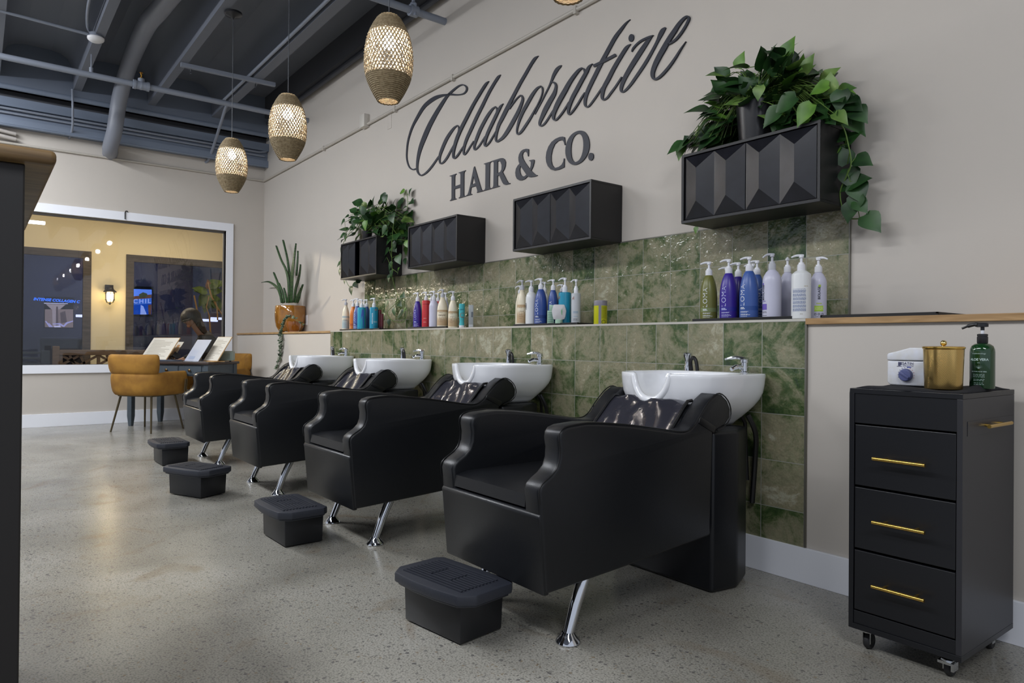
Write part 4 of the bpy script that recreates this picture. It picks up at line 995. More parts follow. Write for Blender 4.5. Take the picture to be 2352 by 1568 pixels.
def p_mar(h):
    def f(t, s):
        MB().lathe([(4.2 * s, 0), (4.4 * s, 1 * s), (4.2 * s, 8 * s)], 14).build('cap', mat('maroon cap', (70, 30, 38), 0.35), t)
        MB().lathe([(4.2 * s, 8 * s), (4.5 * s, 12 * s), (4.4 * s, h * s), (3.6 * s, (h + 1) * s)], 16).build('body', mat('maroon tube', (104, 44, 52), 0.35), t)
    return f
tube_thing(871.5, 755.5, .09, 'taller maroon tube behind the plain teal bottle', p_mar(43), z1, G1)
tube_thing(876.5, 755.5, .10, 'shorter maroon tube at the right end of the farthest mat', p_mar(36), ZL, G1)
# ================================================================== shampoo chairs with ceramic basins
YB = -.85                                   # root of a chair stands at y = YB; parts are drawn with the room's y
OFF = (0, -YB, 0)
VINYL = mat('clear vinyl over black', (48, 48, 56), 0.17, spec=0.6, coat=0.35, bump=(9, 0.22, 0.02))
DRAIN = mat('drain rubber', (22, 22, 24), 0.5)
LINING = mat('black underside cloth', (10, 10, 11), 0.8)
root = thing('shampoo_chair', 'black leather shampoo chair with white basin nearest the black drawer cart', 'shampoo chair', (-2.005, YB, 0), 0, 'shampoo chairs along the tiled wall')
side = [(-1.348, .195), (-1.375, .489), (-1.380, .528), (-1.373, .548), (-1.353, .564), (-1.325, .580), (-1.304, .600), (-1.293, .628), (-1.291, .660), (-1.297, .692), (-1.294, .712), (-1.281, .726), (-1.255, .734),
        (-1.174, .739), (-1.10, .734), (-1.034, .727), (-.95, .717), (-.882, .707), (-.775, .690), (-.70, .678), (-.655, .675), (-.622, .680), (-.590, .700), (-.552, .742), (-.500, .788), (-.457, .811), (-.420, .808),
        (-.382, .782), (-.362, .747), (-.366, .709), (-.400, .680), (-.452, .665), (-.478, .655), (-.484, .45), (-.489, .248), (-.978, .216)]
for s in (-1, 1):
    p = MB().prism(side, s * .212, s * .297, 'x').build('side_panel', LEATHER, root, bevel=.013, seg=3, loc=OFF, ang=50)
    m = MB()                                 # piping along the outer edge
    path = [(s * .2955, y, z) for y, z in side[1:32]]
    m.tube(spline(path, 2), .0028, 6); m.build('piping', LEATHER2, p)
    # strap around the wing
    a, b = Vector((-.570, .714)), Vector((-.470, .668)); d = (b - a).normalized(); nn = Vector((-d.y, d.x)) * .014
    poly = [tuple(a - nn), tuple(b - nn), tuple(b + nn), tuple(a + nn)]
    MB().prism(poly, s * .2105, s * .3005, 'x').build('strap', LEATHER2, root, loc=OFF, bevel=.003, smooth=40)
MB().prism([(-1.352, .190), (-1.375, .430), (-1.379, .446), (-1.370, .458), (-1.35, .460), (-1.33, .460), (-1.33, .190)], -.293, .293, 'x').build('front_panel', LEATHER, root, loc=OFF, bevel=.006)
MB().box(-.2, .2, -1.33, -.495, .205, .222).build('base_board', LINING, root, loc=OFF, smooth=0)
m = MB(); nx, ny = 12, 12; y0, y1 = -1.366, -.70                       # seat cushion with a soft crown
vs = []; 
for j in range(ny + 1):
    for i in range(nx + 1):
        u, v = i / nx * 2 - 1, j / ny
        vs.append((u * .2115, y0 + (y1 - y0) * v, .520 + .014 * (1 - u * u) * (1 - (2 * v - 1) ** 2) - .006 * math.exp(-((v - .5) ** 2) * 20) * (1 - u * u) - (.012 if j == 0 else 0)))
fs = [(j * (nx + 1) + i, j * (nx + 1) + i + 1, (j + 1) * (nx + 1) + i + 1, (j + 1) * (nx + 1) + i) for j in range(ny) for i in range(nx)]
n0 = len(vs)
ringi = [i for i in range(nx + 1)] + [(j) * (nx + 1) + nx for j in range(1, ny + 1)] + [ny * (nx + 1) + i for i in range(nx - 1, -1, -1)] + [j * (nx + 1) for j in range(ny - 1, 0, -1)]
for k in ringi: vs.append((vs[k][0], vs[k][1] - (.004 if k <= nx else 0), .466))
for k in range(len(ringi)):
    k2 = (k + 1) % len(ringi); fs.append((ringi[k2], ringi[k], n0 + k, n0 + k2))
fs.append(tuple(n0 + k for k in range(len(ringi)))); m.add(vs, fs)
m.build('seat', LEATHER, root, loc=OFF, smooth=60)
bk = [(-.86, .46), (-.80, .485), (-.70, .575), (-.60, .680), (-.535, .745), (-.505, .765), (-.478, .765), (-.455, .742), (-.46, .69), (-.55, .58), (-.62, .46)]
MB().prism(bk, -.211, .211, 'x').build('backrest', LEATHER, root, loc=OFF, bevel=.010, ang=25, smooth=60)
# crinkled clear cover over the head of the backrest
m = MB(); nx, ny = 26, 18; r2 = random.Random(5)
bum = [(r2.uniform(-1, 1), r2.uniform(0, 1), r2.uniform(.10, .26), r2.uniform(-.007, .010)) for _ in range(22)]
def cov(u, v):
    t = v; P = [(-.775, .512), (-.70, .582), (-.60, .687), (-.545, .746), (-.515, .770), (-.490, .772)]
    k = min(int(t * 5), 4); f = t * 5 - k; y = P[k][0] + (P[k + 1][0] - P[k][0]) * f; z = P[k][1] + (P[k + 1][1] - P[k][1]) * f
    h = .006 + sum(a * math.exp(-((u - bu) ** 2 + (v - bv) ** 2 * 1.5) / (w * w)) for bu, bv, w, a in bum)
    h = max(h, .002) + .003 * math.sin(9 * u + 7 * v)
    if v > .9: z += .003 * math.sin(13 * u)
    return (u * .205, y - h * .7, z + h * .7)
vs = [cov(i / nx * 2 - 1, j / ny) for j in range(ny + 1) for i in range(nx + 1)]
fs = [(j * (nx + 1) + i, j * (nx + 1) + i + 1, (j + 1) * (nx + 1) + i + 1, (j + 1) * (nx + 1) + i) for j in range(ny) for i in range(nx)]
m.add(vs, fs); cvr = m.build('plastic_cover', VINYL, root, loc=OFF, smooth=80)
for s in (-1, 1):
    MB().tube([tuple(Vector(cov(s * 1.0, v / 10)) + Vector((0, -.004, .004))) for v in range(11)], .007, 6).build('edge_binding', LEATHER2, cvr)
for s in (-1, 1):
    lg = MB().tube([(s * .250, -1.13, .215), (s * .257, -1.18, .12), (s * .262, -1.218, .028)], [.0235, .021, .0185], 16).build('leg', CHROME, root, loc=OFF)
    MB().lathe([(.041, 0), (.043, .004), (.042, .009), (.026, .027), (.0205, .036)], 20, (s * .262, -1.219, 0)).build('foot', CHROME, lg)
MB().prism([(-.272, -.445), (.272, -.445), (.292, -.30), (.225, -.14), (-.225, -.14), (-.292, -.30)], .004, .656, 'z').build('pedestal', LEATHER, root, loc=OFF, bevel=.016, seg=3)
# basin
NB = 168
def outl(t, a, b, cy, nf=2.7, nb_=7):
    c, s = math.cos(t), math.sin(t); n = nb_ if s > 0 else nf
    r = (abs(c / a) ** n + abs(s / b) ** n) ** (-1 / n)
    return r * c, cy + r * s
def basin():
    m = MB(); ts = []
    for k in range(NB):                       # denser towards the neck rest at the front
        f = k / NB; t = 2 * PI * f; t += .38 * math.sin(2 * (t + PI / 2)) * -1 * (0.5 if math.sin(t) < 0 else 0)
        ts.append(t + PI)
    ts = [2 * PI * k / NB for k in range(NB)]
    AO = (.276, .252, -.272); AI = (.232, .178, -.300)
    ZT = .884
    def notch(x, s):
        if s >= 0: return 0
        u = min(abs(x) / .100, 1); return .104 * (1 - u ** 2.5) ** .70
    rings = []
    for z, sc, dy in ((.658, .60, .0), (.672, .63, 0), (.694, .715, -.002), (.72, .80, -.002), (.745, .872, -.001), (.772, .932, 0), (.80, .970, 0), (.835, .988, 0), (.865, .997, 0), (.877, 1.0, 0), (.883, .993, 0), (.884, .975, 0)):
        rings.append([(AO, sc, dy, z)] )
    pts = []
    for ((A, sc, dy, z),) in rings:
        R_ = []
        for t in ts:
            x, y = outl(t, A[0] * sc, A[1] * sc, A[2] * 1 + dy); nz = notch(x / max(sc, .6), math.sin(t))
            zt = ZT - nz; zz = z if z < .70 else .70 + (z - .70) * (zt - .70) / (ZT - .70)
            R_.append((x, y, zz))
        pts.append(R_)
    for z, sc in ((.884, 1.07), (.880, 1.03), (.868, 1.0), (.84, .985), (.80, .94), (.765, .83), (.748, .62), (.742, .34), (.740, .12)):
        R_ = []
        for t in ts:
            x, y = outl(t, AI[0] * min(sc, 1.0) + (sc - 1 if sc > 1 else 0) * .2, AI[1] * sc, AI[2] - (1 - sc) * .02 if sc < 1 else AI[2], 2.6, 3.2)
            xo, yo = outl(t, AO[0] * .965, AO[1] * .965, AO[2])
            if math.sin(t) < 0 and sc > .97:   # keep a slim rim along the front
                w = min(1, -math.sin(t) * 1.6); x, y = x * (1 - w) + xo * w * (sc if sc < 1 else 1) , y * (1 - w) + (AO[2] + (yo - AO[2]) * (min(sc, 1.0) - .012)) * w
            nz = notch(x, math.sin(t)); zt = ZT - nz
            zz = z if z < .745 else .745 + (z - .745) * (zt - .745) / (ZT - .745)
            R_.append((x, y, zz))
        pts.append(R_)
    vs = [p for r in pts for p in r]; fs = []
    for i in range(len(pts) - 1):
        for k in range(NB):
            k2 = (k + 1) % NB; fs.append((i * NB + k, i * NB + k2, (i + 1) * NB + k2, (i + 1) * NB + k))
    fs.append(tuple(range(NB))[::-1]); fs.append(tuple((len(pts) - 1) * NB + k for k in range(NB)))
    m.add(vs, fs)
    # rounded lip of the neck rest
    lip = []
    for i in range(41):
        x = -.104 * math.cos(PI * i / 40)
        t = math.atan2(-math.sqrt(max(0, 1 - (abs(x) / .276) ** 2.7)) , x / .276)
        b_ = .252 * (1 - (abs(x) / .276) ** 2.7) ** (1 / 2.7)
        lip.append((x, -.272 - b_ + .010, ZT - notch(x, -1) - .010))
    m.tube(lip, [.009 + .008 * math.sin(PI * i / 40) ** .4 for i in range(41)], 12)
    return m
bs = basin().build('basin', CERAMIC, root, loc=OFF, smooth=70)
MB().lathe([(.030, .7415), (.030, .746), (.012, .748)], 20, (0, -.30, 0)).build('drain', DRAIN, bs)
fx, fy = .170, -.082
m = MB(); m.lathe([(.021, 0), (.021, .006), (.017, .010), (.016, .048), (.020, .052), (.020, .062), (.012, .067)], 18, (fx, fy, .882))
m.tube(spline([(fx, fy, .905), (fx - .012, fy - .035, .912), (fx - .02, fy - .07, .900)], 4), [.011] * 6 + [.009] * 3, 10)
m.tube(spline([(fx + .012, fy + .008, .940), (fx - .03, fy - .012, .953), (fx - .082, fy - .03, .944)], 5), [.010] * 4 + [.008] * 4 + [.005] * 3, 8)
m.build('mixer_tap', CHROME, root, loc=OFF)
sx, sy = -.144, -.080
m = MB(); m.lathe([(.018, 0), (.018, .02), (.014, .03), (.015, .058), (.021, .070), (.022, .084), (.017, .088)], 18, (sx, sy, .882))
spr = m.build('hand_spray', CHROME, root, loc=OFF)
m = MB(); m.tube(spline([(sx + .03, sy - .01, .884), (sx + .026, sy - .012, .93), (sx + .044, sy - .016, .948), (sx + .062, sy - .018, .93), (sx + .070, sy - .018, .885)], 5), .0085, 10)
m.build('hose', mat('black hose', (20, 20, 22), 0.3), spr)
m = MB(); m.tube(spline([(.20, -.10, .70), (.22, -.07, .62), (.20, -.04, .50), (.18, -.03, .3)], 5), .012, 8); m.tube([(.14, -.09, .72), (.16, -.06, .66), (.16, -.04, .4)], .009, 8)
m.build('water_hose', mat('black hose', (20, 20, 22), 0.3), root, loc=OFF)
dup(root, (-3.432, YB, 0), 0, 'black leather shampoo chair with white basin, second from the black drawer cart')
dup(root, (-4.840, YB, 0), 0, 'black leather shampoo chair with white basin, third from the black drawer cart')
dup(root, (-6.225, YB, 0), 0, 'farthest black leather shampoo chair, nearest the window wall and mustard chair')

# ================================================================== footstools
root = thing('footstool', 'black plastic step stool at the feet of the nearest shampoo chair', 'step stool', (-2.093, -1.453, 0), math.radians(7.9), 'black step stools before the shampoo chairs')
def frust(mb, x0, y0, x1, y1, z0, z1):
    vs = [(-x0, -y0, z0), (x0, -y0, z0), (x0, y0, z0), (-x0, y0, z0), (-x1, -y1, z1), (x1, -y1, z1), (x1, y1, z1), (-x1, y1, z1)]
    mb.add(vs, [(3, 2, 1, 0), (4, 5, 6, 7), (0, 1, 5, 4), (1, 2, 6, 5), (2, 3, 7, 6), (3, 0, 4, 7)])
m = MB(); frust(m, .150, .096, .154, .100, .006, .150); m.box(-.13, .13, -.08, .08, 0, .008); m.build('base_box', BLACKPL, root, bevel=.008, seg=2)
plat = [(-.190, -.095), (-.150, -.146), (-.04, -.158), (.08, -.158), (.185, -.146), (.228, -.095), (.224, .07), (.200, .098), (-.165, .098), (-.187, .07)]
pl = MB().prism(plat, .153, .188, 'z').prism([(x * .95, y * .93) for x, y in plat], .142, .154, 'z').build('platform', BLACKPL2, root, bevel=.006, seg=2, ang=40)
m = MB()
for k in range(11):
    y = -.115 + .0160 * k
    if 3 <= k <= 7:
        m.box(-.140, -.040, y, y + .009, .187, .1925); m.box(-.032, .062, y + .004, y + .013, .187, .1925); m.box(.070, .172, y, y + .009, .187, .1925)
    else: m.box(-.140, .172, y, y + .009, .187, .1925)
m.build('tread_ribs', BLACKPL2, pl, smooth=0)
m = MB()
for x in (-.10, .10): m.box(x - .014, x + .014, -.118, -.100, .138, .150)
m.build('catch', BLACKPL, root, smooth=0)
dup(root, (-3.512, -1.512, 0), math.radians(1.3), 'black plastic step stool before the second shampoo chair from the cart')
dup(root, (-4.900, -1.637, 0), math.radians(25), 'black plastic step stool turned askew before the third shampoo chair')
dup(root, (-6.293, -1.515, 0), math.radians(1), 'farthest black plastic step stool, dusty and closest to the mustard chair')

# ================================================================== drawer cart and what stands on it
cx0, cx1, cy0, cy1, cz0, cz1 = -1.157, -.820, -.490, -.056, .070, .866
t = thing('drawer_cart', 'tall black rolling drawer cart with brass bar handles at right', 'cart', (cx0, cy0, 0))
W, Dp = cx1 - cx0, cy1 - cy0
m = MB(); m.box(0, W, 0, Dp, cz1 - .016, cz1); m.box(0, .015, 0, Dp, cz0 + .018, cz1 - .016); m.box(.015, W - .016, Dp - .01, Dp, cz0 + .018, cz1 - .016)
m.box(.015, W - .016, .004, .018, cz0 + .018, .130); m.box(.015, W - .016, .003, .018, .752, cz1 - .016); m.box(0, W, 0, Dp, cz0, cz0 + .018)
m.build('carcass', CARTBLK, t, smooth=0, bevel=.001)
MB().box(W - .016, W, 0.0005, Dp - .0005, cz0 + .0185, cz1 - .0165).build('side_board', CARTSIDE, t, smooth=0, bevel=.001)
for za, zb, zh in ((.545, .748, .645), (.337, .541, .441), (.133, .333, .235)):
    d = MB().box(.018, W - .018, .002, .020, za + .002, zb - .002).build('drawer', CARTBLK, t, smooth=0, bevel=.0015)
    m = MB(); m.tube([(.090, -.032, zh), (.247, -.032, zh)], .006, 12)
    for x in (.120, .215): m.tube([(x, .003, zh), (x, -.032, zh)], .0045, 8)
    m.build('bar_handle', BRASS, d)
d = MB().box(W - .001, W + .0015, .035, Dp - .012, .738, .782).build('pull_out_shelf', CARTSIDE, t, smooth=0, bevel=.0006)
m = MB(); m.tube([(W + .026, .13, .764), (W + .026, .32, .764)], .006, 12)
for y in (.17, .28): m.tube([(W, y, .764), (W + .026, y, .764)], .0045, 8)
m.build('bar_handle', BRASS, d)
for i, (x, y, brake) in enumerate(((.045, .045, 0), (W - .050, .050, 1), (W - .05, Dp - .06, 0), (.045, Dp - .06, 0))):
    c = MB(); c.lathe([(.024, -.006), (.026, 0), (.026, .006), (.024, .011)], 8, (x, y, cz0 - .006)); c.box(x - .014, x - .011, y - .014, y + .014, .022, cz0 - .004); c.box(x + .011, x + .014, y - .014, y + .014, .022, cz0 - .004)
    if brake: c.box(x - .018, x + .018, y - .042, y - .010, .048, .056); c.box(x + .0145, x + .022, y - .030, y + .006, .026, .050)
    c = c.build('caster', CHROME, t, smooth=30)
    Mx = Matrix.Translation((x, y + .006, .0255)) @ Matrix.Rotation(PI / 2, 4, 'Y')
    MB().lathe([(.012, -.0105), (.022, -.0105), (.0255, -.006), (.0255, .006), (.022, .0105), (.012, .0105)], 20, M=Mx).build('wheel', RUBBER, c)
ZC = cz1
TOW = mat('black terry towel', (19, 20, 26), 0.9, bump=(160, 0.6, 0.004))
m = MB(); n1, n2 = 30, 34                                                  # folded towel lying on the cart top
def tow(u, v, top):
    x = cx0 + .020 + (W - .030) * u + .006 * math.sin(7 * v); y = cy0 + .004 + (Dp - .03) * v + .006 * math.sin(9 * u)
    e = min(u, 1 - u, v, 1 - v); h = .007 + .0025 * math.sin(13 * u + 5 * v) * math.cos(8 * v - 2 * u)
    fold = .016 * math.exp(-((u - .95) ** 2) / .004) * max(0, math.sin(PI * min(1, max(0, (v - .15) / .8))))
    h = (h + fold) * min(1, e * 14 + .35)
    return (x, y, ZC + (h if top else .0006))
vs = [tow(i / n1, j / n2, True) for j in range(n2 + 1) for i in range(n1 + 1)] + [tow(i / n1, j / n2, False) for j in range(n2 + 1) for i in range(n1 + 1)]
o_ = (n1 + 1) * (n2 + 1); fs = []
for j in range(n2):
    for i in range(n1):
        a = j * (n1 + 1) + i; fs += [(a, a + 1, a + n1 + 2, a + n1 + 1), (o_ + a, o_ + a + n1 + 1, o_ + a + n1 + 2, o_ + a + 1)]
rg = [i for i in range(n1 + 1)] + [j * (n1 + 1) + n1 for j in range(1, n2 + 1)] + [n2 * (n1 + 1) + i for i in range(n1 - 1, -1, -1)] + [j * (n1 + 1) for j in range(n2 - 1, 0, -1)]
for k in range(len(rg)):
    a, b = rg[k], rg[(k + 1) % len(rg)]; fs.append((b, a, o_ + a, o_ + b))
m.add(vs, fs); tag(m.build('towel', TOW, smooth=80), 'black folded towel lying on top of the drawer cart', 'towel')
ZT_ = ZC + .0085
# wax warmer
WX = mat('warmer white plastic', (222, 224, 232), 0.3, noise=(40, 0.25, (200, 190, 150), 5))
y = -.335; xl, xr = ony(2037, 870, y).x, ony(2150, 870, y).x; s = mpp(((xl + xr) / 2, y, .9)); w = xr - xl
t = thing('wax_warmer', 'white stained wax warmer box with blue dial on the drawer cart', 'wax warmer', ((xl + xr) / 2, y, ZT_))
H1 = 58 * s; H2 = 88 * s
MB().prism([(-w * .44, 0), (w * .44, 0), (w * .5, .010), (w * .5, H1), (-w * .5, H1), (-w * .5, .010)], 0, w * .92, 'y').build('body', WX, t, bevel=.006, seg=3)
MB().prism([(-w * .49, H1 + .001), (w * .5, H1 + .001), (w * .5, H2 * .92), (w * .42, H2), (-w * .02, H2), (-w * .30, H2 * .90), (-w * .47, H2 * .85), (-w * .495, H2 * .80)], -.004, w * .92, 'y').build('lid', WX, t, bevel=.006, seg=3)
m = MB(); xk = ony(2081, 868, y).x - (xl + xr) / 2; zk = 25 * s
Mk = Matrix.Translation((xk, -.001, zk)) @ Matrix.Rotation(PI / 2, 4, 'X')
m.lathe([(15 * s, 0), (15 * s, .003), (14 * s, .010), (12.5 * s, .012)], 28, M=Mk)
Mb = Matrix.Translation((xk, -.013, zk)) @ Matrix.Rotation(math.radians(35), 4, 'Y'); m.box(-11.5 * s, 11.5 * s, -.004, .003, -2.6 * s, 2.6 * s, M=Mb)
m.build('dial', mat('dial slate blue', (92, 98, 142), 0.35), t, bevel=.001)
m = MB()
def front_text(mb, st, size, x, z, mi, bold=0.0, y_=-.0012, spacing=1.0):
    vs, fs = text_geo(st, size, bold, 'CENTER', spacing); mb.add([(x + a, y_, z + b) for a, b, c in vs], fs, mi)
front_text(m, 'SATIN', 8.6 * s, xk + 4 * s, 51.5 * s, 0, .0001, spacing=1.05); front_text(m, 'SMOOTH', 5.2 * s, xk + 4.5 * s, 46 * s, 0, .0, spacing=1.1)
for a, b, c, d in ((-17, -14.8, 46, 55), (-14, -12.4, 46, 55), (-11.6, -9.6, 48, 55), (-17, -9.6, 50.2, 51.2), (-20, -9.0, 44.6, 45.4)): m.box(xk + a * s, xk + b * s, -.0013, -.0006, c * s, d * s, 0)
for k in range(12):
    a = math.radians(200 - 20 * k); mi = 0 if k < 7 else 1
    m.box(xk + 17.6 * s * math.cos(a) - .4 * s, xk + 17.6 * s * math.cos(a) + .9 * s, -.0012, -.0006, zk + 17.6 * s * math.sin(a) - .4 * s, zk + 17.6 * s * math.sin(a) + .9 * s, mi)
m.box(xk + 2 * s, xk + 11 * s, -.0012, -.0006, zk + 17.5 * s, zk + 19 * s, 2)
m.build('label', [ink((70, 72, 110)), ink((190, 70, 74)), ink((50, 70, 180))], t, smooth=0)
# brass canister
y = -.400; xm = ony(2167, 845, y).x; s = mpp((xm, y, .9))
t = thing('canister', 'brass canister with crosshatched side and ball-topped lid on the drawer cart', 'canister', (xm, y, ZT_))
def weave_mat():
    m = bpy.data.materials.new('hammered brass weave'); m.use_nodes = True; nt = m.node_tree; b = nt.nodes['Principled BSDF']; L = nt.links; N = nt.nodes.new
    b.inputs['Metallic'].default_value = 1; b.inputs['Roughness'].default_value = .26; b.inputs['Base Color'].default_value = (*lin((196, 158, 92)), 1)
    tc = N('ShaderNodeTexCoord'); sp = N('ShaderNodeSeparateXYZ'); L.new(tc.outputs['Object'], sp.inputs[0])
    def mt(op, a, bb=None):
        n = N('ShaderNodeMath'); n.operation = op
        for i, v in enumerate((a, bb)):
            if v is None: continue
            if isinstance(v, (int, float)): n.inputs[i].default_value = v
            else: L.new(v, n.inputs[i])
        return n.outputs[0]
    u = mt('MULTIPLY', mt('ARCTAN2', sp.outputs[1], sp.outputs[0]), 9.0); v = mt('MULTIPLY', sp.outputs[2], 190.0)
    a, c = mt('FRACT', mt('ADD', u, v)), mt('FRACT', mt('SUBTRACT', u, v))
    k = mt('GREATER_THAN', mt('FRACT', mt('MULTIPLY', mt('FLOOR', mt('ADD', u, v)), .5)), .25)
    g = mt('MINIMUM', a, c); ln = mt('LESS_THAN', g, .16)
    mx = N('ShaderNodeMix'); mx.data_type = 'RGBA'; L.new(ln, mx.inputs[0]); mx.inputs[6].default_value = (*lin((222, 190, 122)), 1); mx.inputs[7].default_value = (*lin((158, 126, 70)), 1)
    L.new(mx.outputs[2], b.inputs['Base Color'])
    bp = N('ShaderNodeBump'); bp.inputs['Strength'].default_value = .4; bp.inputs['Distance'].default_value = .001; L.new(mt('SUBTRACT', 1.0, ln), bp.inputs['Height']); L.new(bp.outputs['Normal'], b.inputs['Normal'])
    return m
R0, R1, Hc = 38 * s, 41 * s, 90 * s
MB().lathe([(R0 * .98, 0), (R0, .002), (R1, Hc)], 48).build('body', weave_mat(), t)
MB().lathe([(R1 * .99, Hc), (R1 * 1.05, Hc + .004), (R1 * 1.05, Hc + .008), (R1 * .96, Hc + .010), (.02, Hc + .0105), (.0005, Hc + .011)], 48).build('lid', BRASS, t)
m = MB(); m.sphere((0, 0, Hc + .011 + 6.5 * s), 6.8 * s, 20, 12); m.lathe([(3.5 * s, Hc + .010), (2.5 * s, Hc + .016)], 12); m.build('ball_knob', mat('polished brass', (226, 198, 128), 0.08, 1.0), t)
# aloe bottle
y = -.250; b = ony(2256, 889, y); s = mpp(b)
t = thing('pump_bottle', 'dark green gel pump bottle with black pump at the back of the drawer cart', 'bottle', (b.x, y, ZT_))
GRN = mat('green translucent plastic', (18, 58, 26), 0.12, spec=0.6, coat=0.4)
R = 25 * s; H = 103 * s; pr = [(.95, 0), (1.0, .02), (1.0, .80), (.97, .87), (.86, .94), (.62, .985), (.42, 1.0)]
MB().lathe([(r * R, z * H) for r, z in pr], 32).build('body', GRN, t)
MB().lathe([(.40 * R, H), (.44 * R, H + .002), (.44 * R, H + 15 * s), (.40 * R, H + 15.5 * s), (.40 * R, H + 17 * s), (.43 * R, H + 17 * s), (.43 * R, H + 21 * s), (.3 * R, H + 22 * s)], 24).build('collar', BLACKPL, t)
MB().lathe([(.15 * R, H + 21 * s), (.15 * R, H + 30 * s)], 12).build('stem', PWHITE, t)
m = MB(); zt = H + 30 * s; m.lathe([(.16 * R, zt), (.16 * R, zt + 7 * s), (.46 * R, zt + 8 * s), (.46 * R, zt + 15 * s), (.40 * R, zt + 17 * s), (.0005, zt + 17 * s)], 20)
m.tube(spline([(-.3 * R, 0, zt + 12 * s), (-.62 * R, -.02 * R, zt + 13.5 * s), (-1.15 * R, -.06 * R, zt + 10 * s), (-1.65 * R, -.1 * R, zt + 4.5 * s)], 5), [.22 * R] * 5 + [.17 * R] * 6 + [.10 * R] * 5, 10)
m.build('pump_head', BLACKPL, t)
m = MB(); ang = math.atan2(CAM.y - y, CAM.x - b.x) - .28
wrap_text(m, 'ALOE VERA', R * .29, pr, R, H, ang, H * .64, 0, False, .0004, .0012)
wrap_text(m, 'truskinbiology', R * .19, pr, R, H, ang, H * .775, 0, False, 0, .0012)
wrap_text(m, '98% PURE ALOE VERA', R * .125, pr, R, H, ang, H * .375, 0, False, 0.0002, .0012)
wrap_text(m, 'GEL', R * .14, pr, R, H, ang, H * .57, 0, False, 0, .0012)
for k in range(7):
    a = math.radians(30 + 20 * k); u0, z0_ = 0, H * .44
    u1, z1_ = math.cos(a) * R * .42, H * .44 + math.sin(a) * H * .10
    vs = [(ang + (u0 - .02 * R) / R, z0_), (ang + (u0 + .02 * R) / R, z0_), (ang + u1 / R, z1_)]
    rr = R + .0012; m.add([(rr * math.cos(q), rr * math.sin(q), z) for q, z in vs], [(0, 1, 2)], 0)
text_lines(m, [(H * q, 1.0) for q in (.31, .28, .25, .20, .17)], -R * .45, R * .9, pr, R, H, ang, 0, .0016)
text_lines(m, [(H * q, 1.0) for q in (.12, .085)], -R * .4, R * .8, pr, R, H, ang, 0, .0016)
m.build('label', ink((176, 196, 190)), t, smooth=0)

# ================================================================== woven pendants
ROPE = mat('seagrass rope', (150, 134, 104), 0.75, noise=(70, 0.7, (104, 86, 58), 4), bump=(160, 0.6, 0.003))
ROPE2 = mat('seagrass net', (170, 152, 122), 0.75, noise=(70, 0.5, (156, 138, 108), 4))
BULB = mat('bulb glow', (255, 250, 244), 0.4, emit=(255, 248, 242), estr=250.0)
LH, LR = .458, .127
LPR = [(.43, 0), (.50, .03), (.62, .085), (.76, .16), (.88, .235), (.945, .295), (.995, .40), (1.0, .50), (.985, .58), (.94, .67), (.87, .75), (.80, .81), (.66, .89), (.52, .955), (.42, .99), (.36, 1.0)]
def lr(f):
    for (a, b), (c, d) in zip(LPR, LPR[1:]):
        if b <= f <= d: return LR * (a + (c - a) * (f - b) / (d - b))
    return LR * LPR[-1][0]
YP = -1.05
def pend_x(px): return ony(px, 300, YP).x
ZPB = 2.312
root = thing('pendant_lamp', 'woven barrel pendant lamp nearest the window wall, hanging lowest in the picture', 'pendant lamp', (pend_x(533), YP, ZPB), 0, 'woven pendant lamps over the shampoo chairs')
m = MB()
for k in range(15):
    f = .005 + k * .0195; m.tube([(lr(f) * math.cos(2 * PI * i / 36), lr(f) * math.sin(2 * PI * i / 36), f * LH + .0012 * (-1) ** i) for i in range(36)], .0052, 6, closed=True)
m.build('lower_weave', ROPE, root)
m = MB()
for k in range(11):
    f = .80 + k * .0195; m.tube([(lr(f) * math.cos(2 * PI * i / 36), lr(f) * math.sin(2 * PI * i / 36), f * LH + .0012 * (-1) ** i) for i in range(36)], .0054, 6, closed=True)
m.lathe([(lr(.99), .992 * LH), (.012, 1.0 * LH), (.0005, 1.002 * LH)], 24)
m.build('upper_weave', ROPE, root)
m = MB(); NH = 38
for sgn in (-1, 1):
    for k in range(NH):
        a0 = 2 * PI * k / NH; pts = []
        for i in range(13):
            f = .285 + .53 * i / 12; a = a0 + sgn * 1.20 * i / 12; r = lr(f) + .0022 * sgn * (1 if i % 2 else -1)
            pts.append((r * math.cos(a), r * math.sin(a), f * LH))
        m.tube(pts, .0037, 5, cap=False)
for k in range(NH):
    for i in range(1, 12):
        if (k + i) % 2: continue
        f = .285 + .53 * i / 12; a = 2 * PI * k / NH + 1.20 * i / 12; r = lr(f) + .002
        m.sphere((r * math.cos(a), r * math.sin(a), f * LH), .0058, 6, 4)
m.build('open_net', ROPE2, root)
m = MB(); m.tube([(0, 0, LH * .80), (0, 0, LH * .92)], .020, 12); m.build('lamp_holder', mat('lamp holder', (200, 196, 190), 0.5), root)
MB().sphere((0, 0, LH * .695), .036, 14, 10).build('bulb', BULB, root)
MB().tube([(0, 0, LH * .9), (0, 0, 3.845 - ZPB)], .0028, 6).build('cord', mat('grey cord', (70, 74, 80), 0.5), root)
MB().lathe([(.0045, -.055), (.010, -.045), (.02, -.036), (.066, -.022), (.074, -.014), (.074, .004), (.06, .006)], 28, (0, 0, 3.872 - ZPB)).build('canopy', mat('black canopy', (26, 26, 30), 0.35), root)
dup(root, (pend_x(661), YP, ZPB), 0.5, 'woven barrel pendant lamp, middle of the three fully visible ones')
dup(root, (pend_x(891), YP, ZPB), 1.1, 'woven barrel pendant lamp, largest fully visible one, left of the script word')
dup(root, (pend_x(1303), YP, ZPB + .0), 1.9, 'woven barrel pendant lamp cut off by the top edge above the script word')
